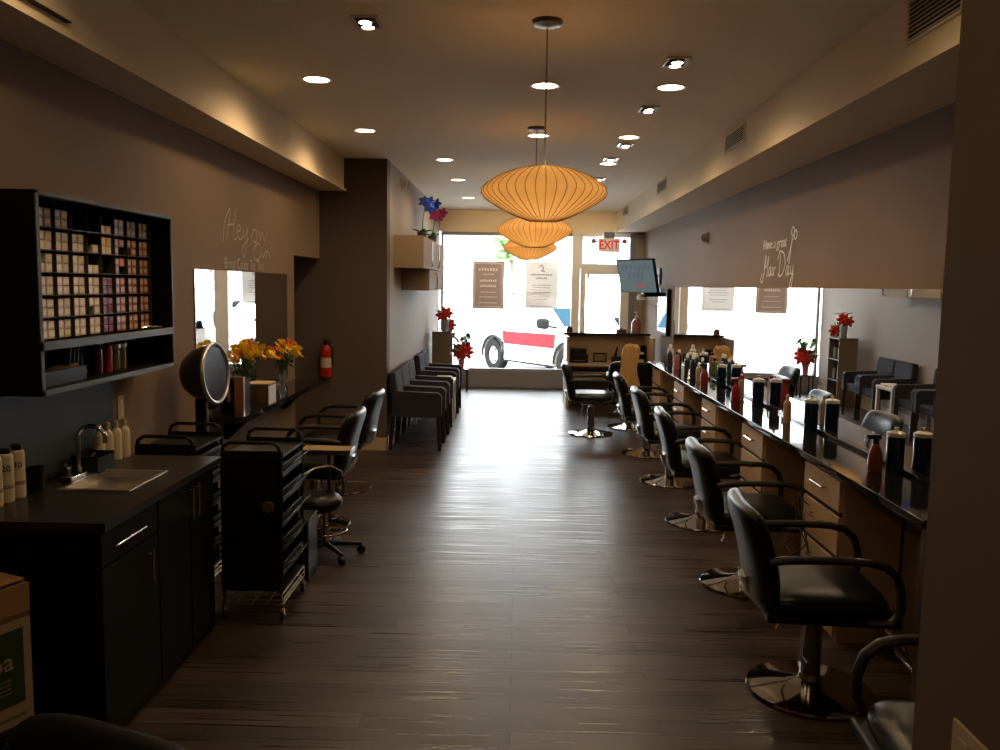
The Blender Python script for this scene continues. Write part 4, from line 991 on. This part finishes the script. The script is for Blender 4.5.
# ------------------------------------------------------------------ street outside
GRND = mat('bright_concrete', (.62, .61, .58), .9, noise=(.6, .06)); ASPH = mat('asphalt', (.34, .35, .37), .9, noise=(3, .1))
struct('ground_sidewalk', MB().b(-14, 14, YW+.15, 18.6, -.12, -.02), GRND)
struct('ground_street', MB().b(-40, 40, 18.6, 60, -.2, -.14), ASPH)
SUVR = mat('suv_red', (.16, .003, .007), .5, 0, .15); SUVW = mat('suv_cream_glare', (.80, .77, .72), .3, coat=.5); TIRE = mat('tire_rubber', (.012, .012, .012), .9, 0, .1); CGL = mat('car_glass', (.55, .60, .62), .08, 0, .8)  # cream of the trim also stands for blown-out glare on the upper body
def car(label, loc, rz, upper, band, lower, shade=None):
    t = thing('parked_suv', label, 'car', loc, rz)       # faces +X, origin between the wheels on the ground
    L0, L1 = -2.05, 2.25; wb = 1.3; hw = .86
    def arch(cx_): return [(cx_+.42*math.cos(R(a)), .36+.42*math.sin(R(a))) for a in range(180, -1, -20)]
    low = [(L0, .42)]+[(L0, .30)]+[(-wb-.43, .30)]+[p for p in arch(-wb) if p[1] > .36]+[(-wb+.43, .28), (wb-.43, .28)]+[p for p in arch(wb) if p[1] > .36]+[(wb+.43, .32), (L1, .34), (L1, .50)]
    zt = .64
    MB().prism([(-wb+.43, .28), (wb-.43, .28), (wb-.42, zt), (-wb+.42, zt)], 'y', -hw, hw).prism([(L0, .30), (-wb-.43, .30), (-wb-.40, zt), (L0, zt)], 'y', -hw, hw).prism([(wb+.43, .32), (L1, .34), (L1-.02, zt), (wb+.40, zt)], 'y', -hw, hw).obj('lower_body', lower, t)
    MB().prism([(-.90, zt), (.88, zt), (.92, .93), (-.95, .91)], 'y', -hw-.006, hw+.006).obj('side_band', band, t)
    MB().prism([(L0, zt), (-wb-.40, zt), (-wb-.25, .76), (-wb, .82), (-wb+.25, .76), (-wb+.42, zt), (wb-.42, zt), (wb-.25, .76), (wb, .82), (wb+.25, .76), (wb+.40, zt), (L1-.02, zt), (L1-.06, .84), (1.15, .95), (L0, .93)], 'y', -hw, hw).obj('fender_panel', upper, t)
    for x in (-wb, wb): MB().b(x-.42, x+.42, -hw+.22, hw-.22, .30, .80).obj('wheel_well', TIRE, t)
    MB().prism([(L0, .93), (1.15, .95), (L1-.08, .845), (L1-.2, .93), (1.05, 1.03), (.98, 1.04), (L0, 1.02)], 'y', -hw+.02, hw-.02).obj('belt', upper, t)
    MB().prism([(L0+.02, 1.02), (1.02, 1.04), (.42, 1.60), (.2, 1.66), (L0+.25, 1.66)], 'y', -hw+.08, hw-.08).obj('cabin', upper, t)
    for s in (-1, 1):
        y = s*(hw-.075)
        MB().prism([(.06, 1.08), (.86, 1.09), (.38, 1.54), (.06, 1.56)], 'y', y-.004, y+.004).prism([(-.95, 1.08), (-.02, 1.08), (-.02, 1.56), (-.95, 1.56)], 'y', y-.004, y+.004).prism([(-1.85, 1.08), (-1.05, 1.08), (-1.05, 1.56), (-1.72, 1.56)], 'y', y-.004, y+.004).obj('side_window', CGL, t)
        m = MB().pad((.70, s*(hw+.16), 1.14), .34, .22, .15, RX(90), n=8).tube([(.85, s*(hw-.08), 1.06), (.80, s*(hw+.10), 1.09)], .02).obj('side_mirror', TIRE, t)
        for k, x in enumerate((-.85, .12)): MB().b(x-.07, x+.07, s*(hw)-.01 if s < 0 else s*hw, s*(hw+.02), .90, .925, .004).obj('door_handle', PLAST, t)
        for x in (-.98, .0, .98): MB().b(x-.006, x+.006, s*hw-.002, s*(hw+.001), .34, 1.0).obj('door_seam', mat('seam', (.25, .2, .2), .6), t)
        MB().b(-wb+.43, wb-.43, s*(hw+.03) if s > 0 else s*(hw+.03), s*(hw-.05), .26, .30, .004).obj('running_board', TIRE, t)
        for x in (-wb, wb):
            w = MB().lathe([(.20, -.11), (.33, -.11), (.36, -.07), (.36, .07), (.33, .11), (.20, .11), (.20, -.11)], (x, s*(hw-.10), .36), 32, RX(90)).obj('tire', TIRE, t)
            h = MB().lathe([(0, -.06), (.09, -.065), (.19, -.05), (.215, -.08), (.215, .08), (.19, .05), (.09, .065), (0, .06)], (x, s*(hw-.10), .36), 32, RX(90))
            h.obj('rim', mat('rim_white', (.75, .74, .70), .3), w)
            q = MB()
            for k in range(5):
                a = 2*PI*k/5; q.cyl((x+.13*math.cos(a), s*(hw-.10)+s*.052, .36+.13*math.sin(a)), (x+.13*math.cos(a), s*(hw-.10)+s*.064, .36+.13*math.sin(a)), .03, seg=10)
            q.obj('rim_hole', TIRE, w)
            a = MB(); a.tube([(x+.43*math.cos(R(g)), s*(hw+.005), .36+.43*math.sin(R(g))) for g in range(185, -6, -12)], .03, 6); a.obj('fender_flare', mat('flare_dark', (.02, .02, .02), .8, 0, .1), t)
    # windshield
    ws = MB(); 
    for P in ([(1.015, 1.05), (.43, 1.585), (.44, 1.60), (1.03, 1.06)],): ws.prism(P, 'y', -hw+.14, hw-.14)
    ws.obj('windshield', mat('glare_glass', (.75, .80, .82), .1, 0, .8) if shade else CGL, t)  # white reflection on the windshield is put into the pale glass colour
    if shade:
        q = MB(); q.prism([(1.01, 1.09), (.60, 1.44), (.62, 1.455), (1.03, 1.105)], 'y', -hw+.15, -.25); q.obj('sunshade', mat('sunshade_blue', (.002, .022, .038), .6, 0, .1), t)
    for s in (-1, 1): MB().b(L1-.05, L1+.0, s*.62-.16, s*.62+.16, .66, .80, .01).obj('headlight', WHITE, t)
    MB().b(L1-.04, L1+.01, -.42, .42, .66, .80, .01).obj('grille', PLAST, t)
    MB().b(L1-.08, L1+.1, -hw, hw, .40, .56, .03).b(L0-.1, L0+.08, -hw, hw, .40, .56, .03).obj('bumper', lower, t)
    for k in (-.5, .5): MB().tube([(-1.6, k, 1.66), (-1.5, k, 1.73), (.0, k, 1.73), (.1, k, 1.66)], .015, 6).obj('roof_rail', PLAST, t)
    return t
ang = -math.degrees(math.atan2(19.48-17.3, 1.05+.53))
import math as _m
dx, dy = _m.cos(R(ang)), _m.sin(R(ang)); nx, ny = -dy, dx     # near side of the car = its right side (-Y local)
rwx, rwy = -.53, 19.2
cxp = rwx+1.3*dx+.86*nx; cyp = rwy+1.3*dy+.86*ny
car('red suv with cream trim and glare-whitened upper body parked at the kerb outside the shop window', (cxp, cyp, -.14), ang, SUVW, SUVR, SUVW, True)
car('blue suv parked farther along the street outside', (6.2, 30., -.14), 172, mat('car_blue', (.10, .16, .30), .3), mat('car_blue2', (.08, .13, .26), .3), mat('car_blue', (.10, .16, .30), .3))
# building across the street
BLD = mat('pale_render', (.85, .84, .82), .8, noise=(2, .05))
t = thing('street_building', 'pale low building with a blue awning across the street', 'building', (2, 46, -.14))
MB().b(-22, 22, 0, 6, 0, 4.6).obj('wall', BLD, t); MB().b(-22.3, 22.3, -.3, 6.3, 4.6, 5.0).obj('roof_edge', mat('roof_trim', (.5, .5, .5), .8), t)
for x in (-17, -11, -5, 1, 7, 13, 18): MB().b(x-1.6, x+1.6, -.03, .05, .9, 2.8).obj('window', CGL, t)
for x in (8,): MB().prism([(-1.6, 2.9), (0, 3.6), (0, 2.9)], 'x', x-3, x+3).obj('awning', mat('awning_blue', (.03, .20, .55), .6), t)
for x, y, s in ((-.3, 40, .7), (16, 40, 1.0)):
    rnd = random.Random(int(x)); t = thing('street_tree', 'leafy street tree seen left through the shop window' if x < 0 else 'leafy street tree right of centre beyond the road', 'tree', (x, y, -.14))
    MB().tube([(0, 0, 0), (.05, 0, 1.5), (0, .05, 3.2)], [.16, .13, .09], 8).obj('trunk', mat('bark', (.14, .10, .07), .8), t)
    b = MB()
    for k in range(220):
        d_ = Vector((rnd.gauss(0, 1), rnd.gauss(0, 1), rnd.gauss(0, 1))).normalized()*rnd.uniform(.5, 1.)*1.7*s
        b.ball((d_.x, d_.y, 3.9+d_.z*.8), (.26, .18, .10), 6, 4, RZ(rnd.uniform(0, 360)) @ RX(rnd.uniform(-60, 60)))
    b.obj('crown', mat('tree_leaf', (.22, .34, .14), .7), t)

# ------------------------------------------------------------------ sky and sun
w = bpy.data.worlds.new('world'); bpy.context.scene.world = w; w.use_nodes = True
bg = w.node_tree.nodes['Background']; bg.inputs[0].default_value = (.92, .96, 1., 1); bg.inputs[1].default_value = 12.5
sun = bpy.data.lights.new('sun', 'SUN'); sun.energy = 14; sun.angle = R(2); sun.color = (1, .95, .88)
so = bpy.data.objects.new('sun', sun); C.objects.link(so); so.rotation_euler = (R(40), R(14), 0)   # high sun from the shop side, lights the street
s = bpy.context.scene
s.view_settings.view_transform = 'Standard'; s.view_settings.look = 'None'; s.view_settings.gamma = 1; s.view_settings.exposure = 0.18
s.view_settings.use_curve_mapping = False
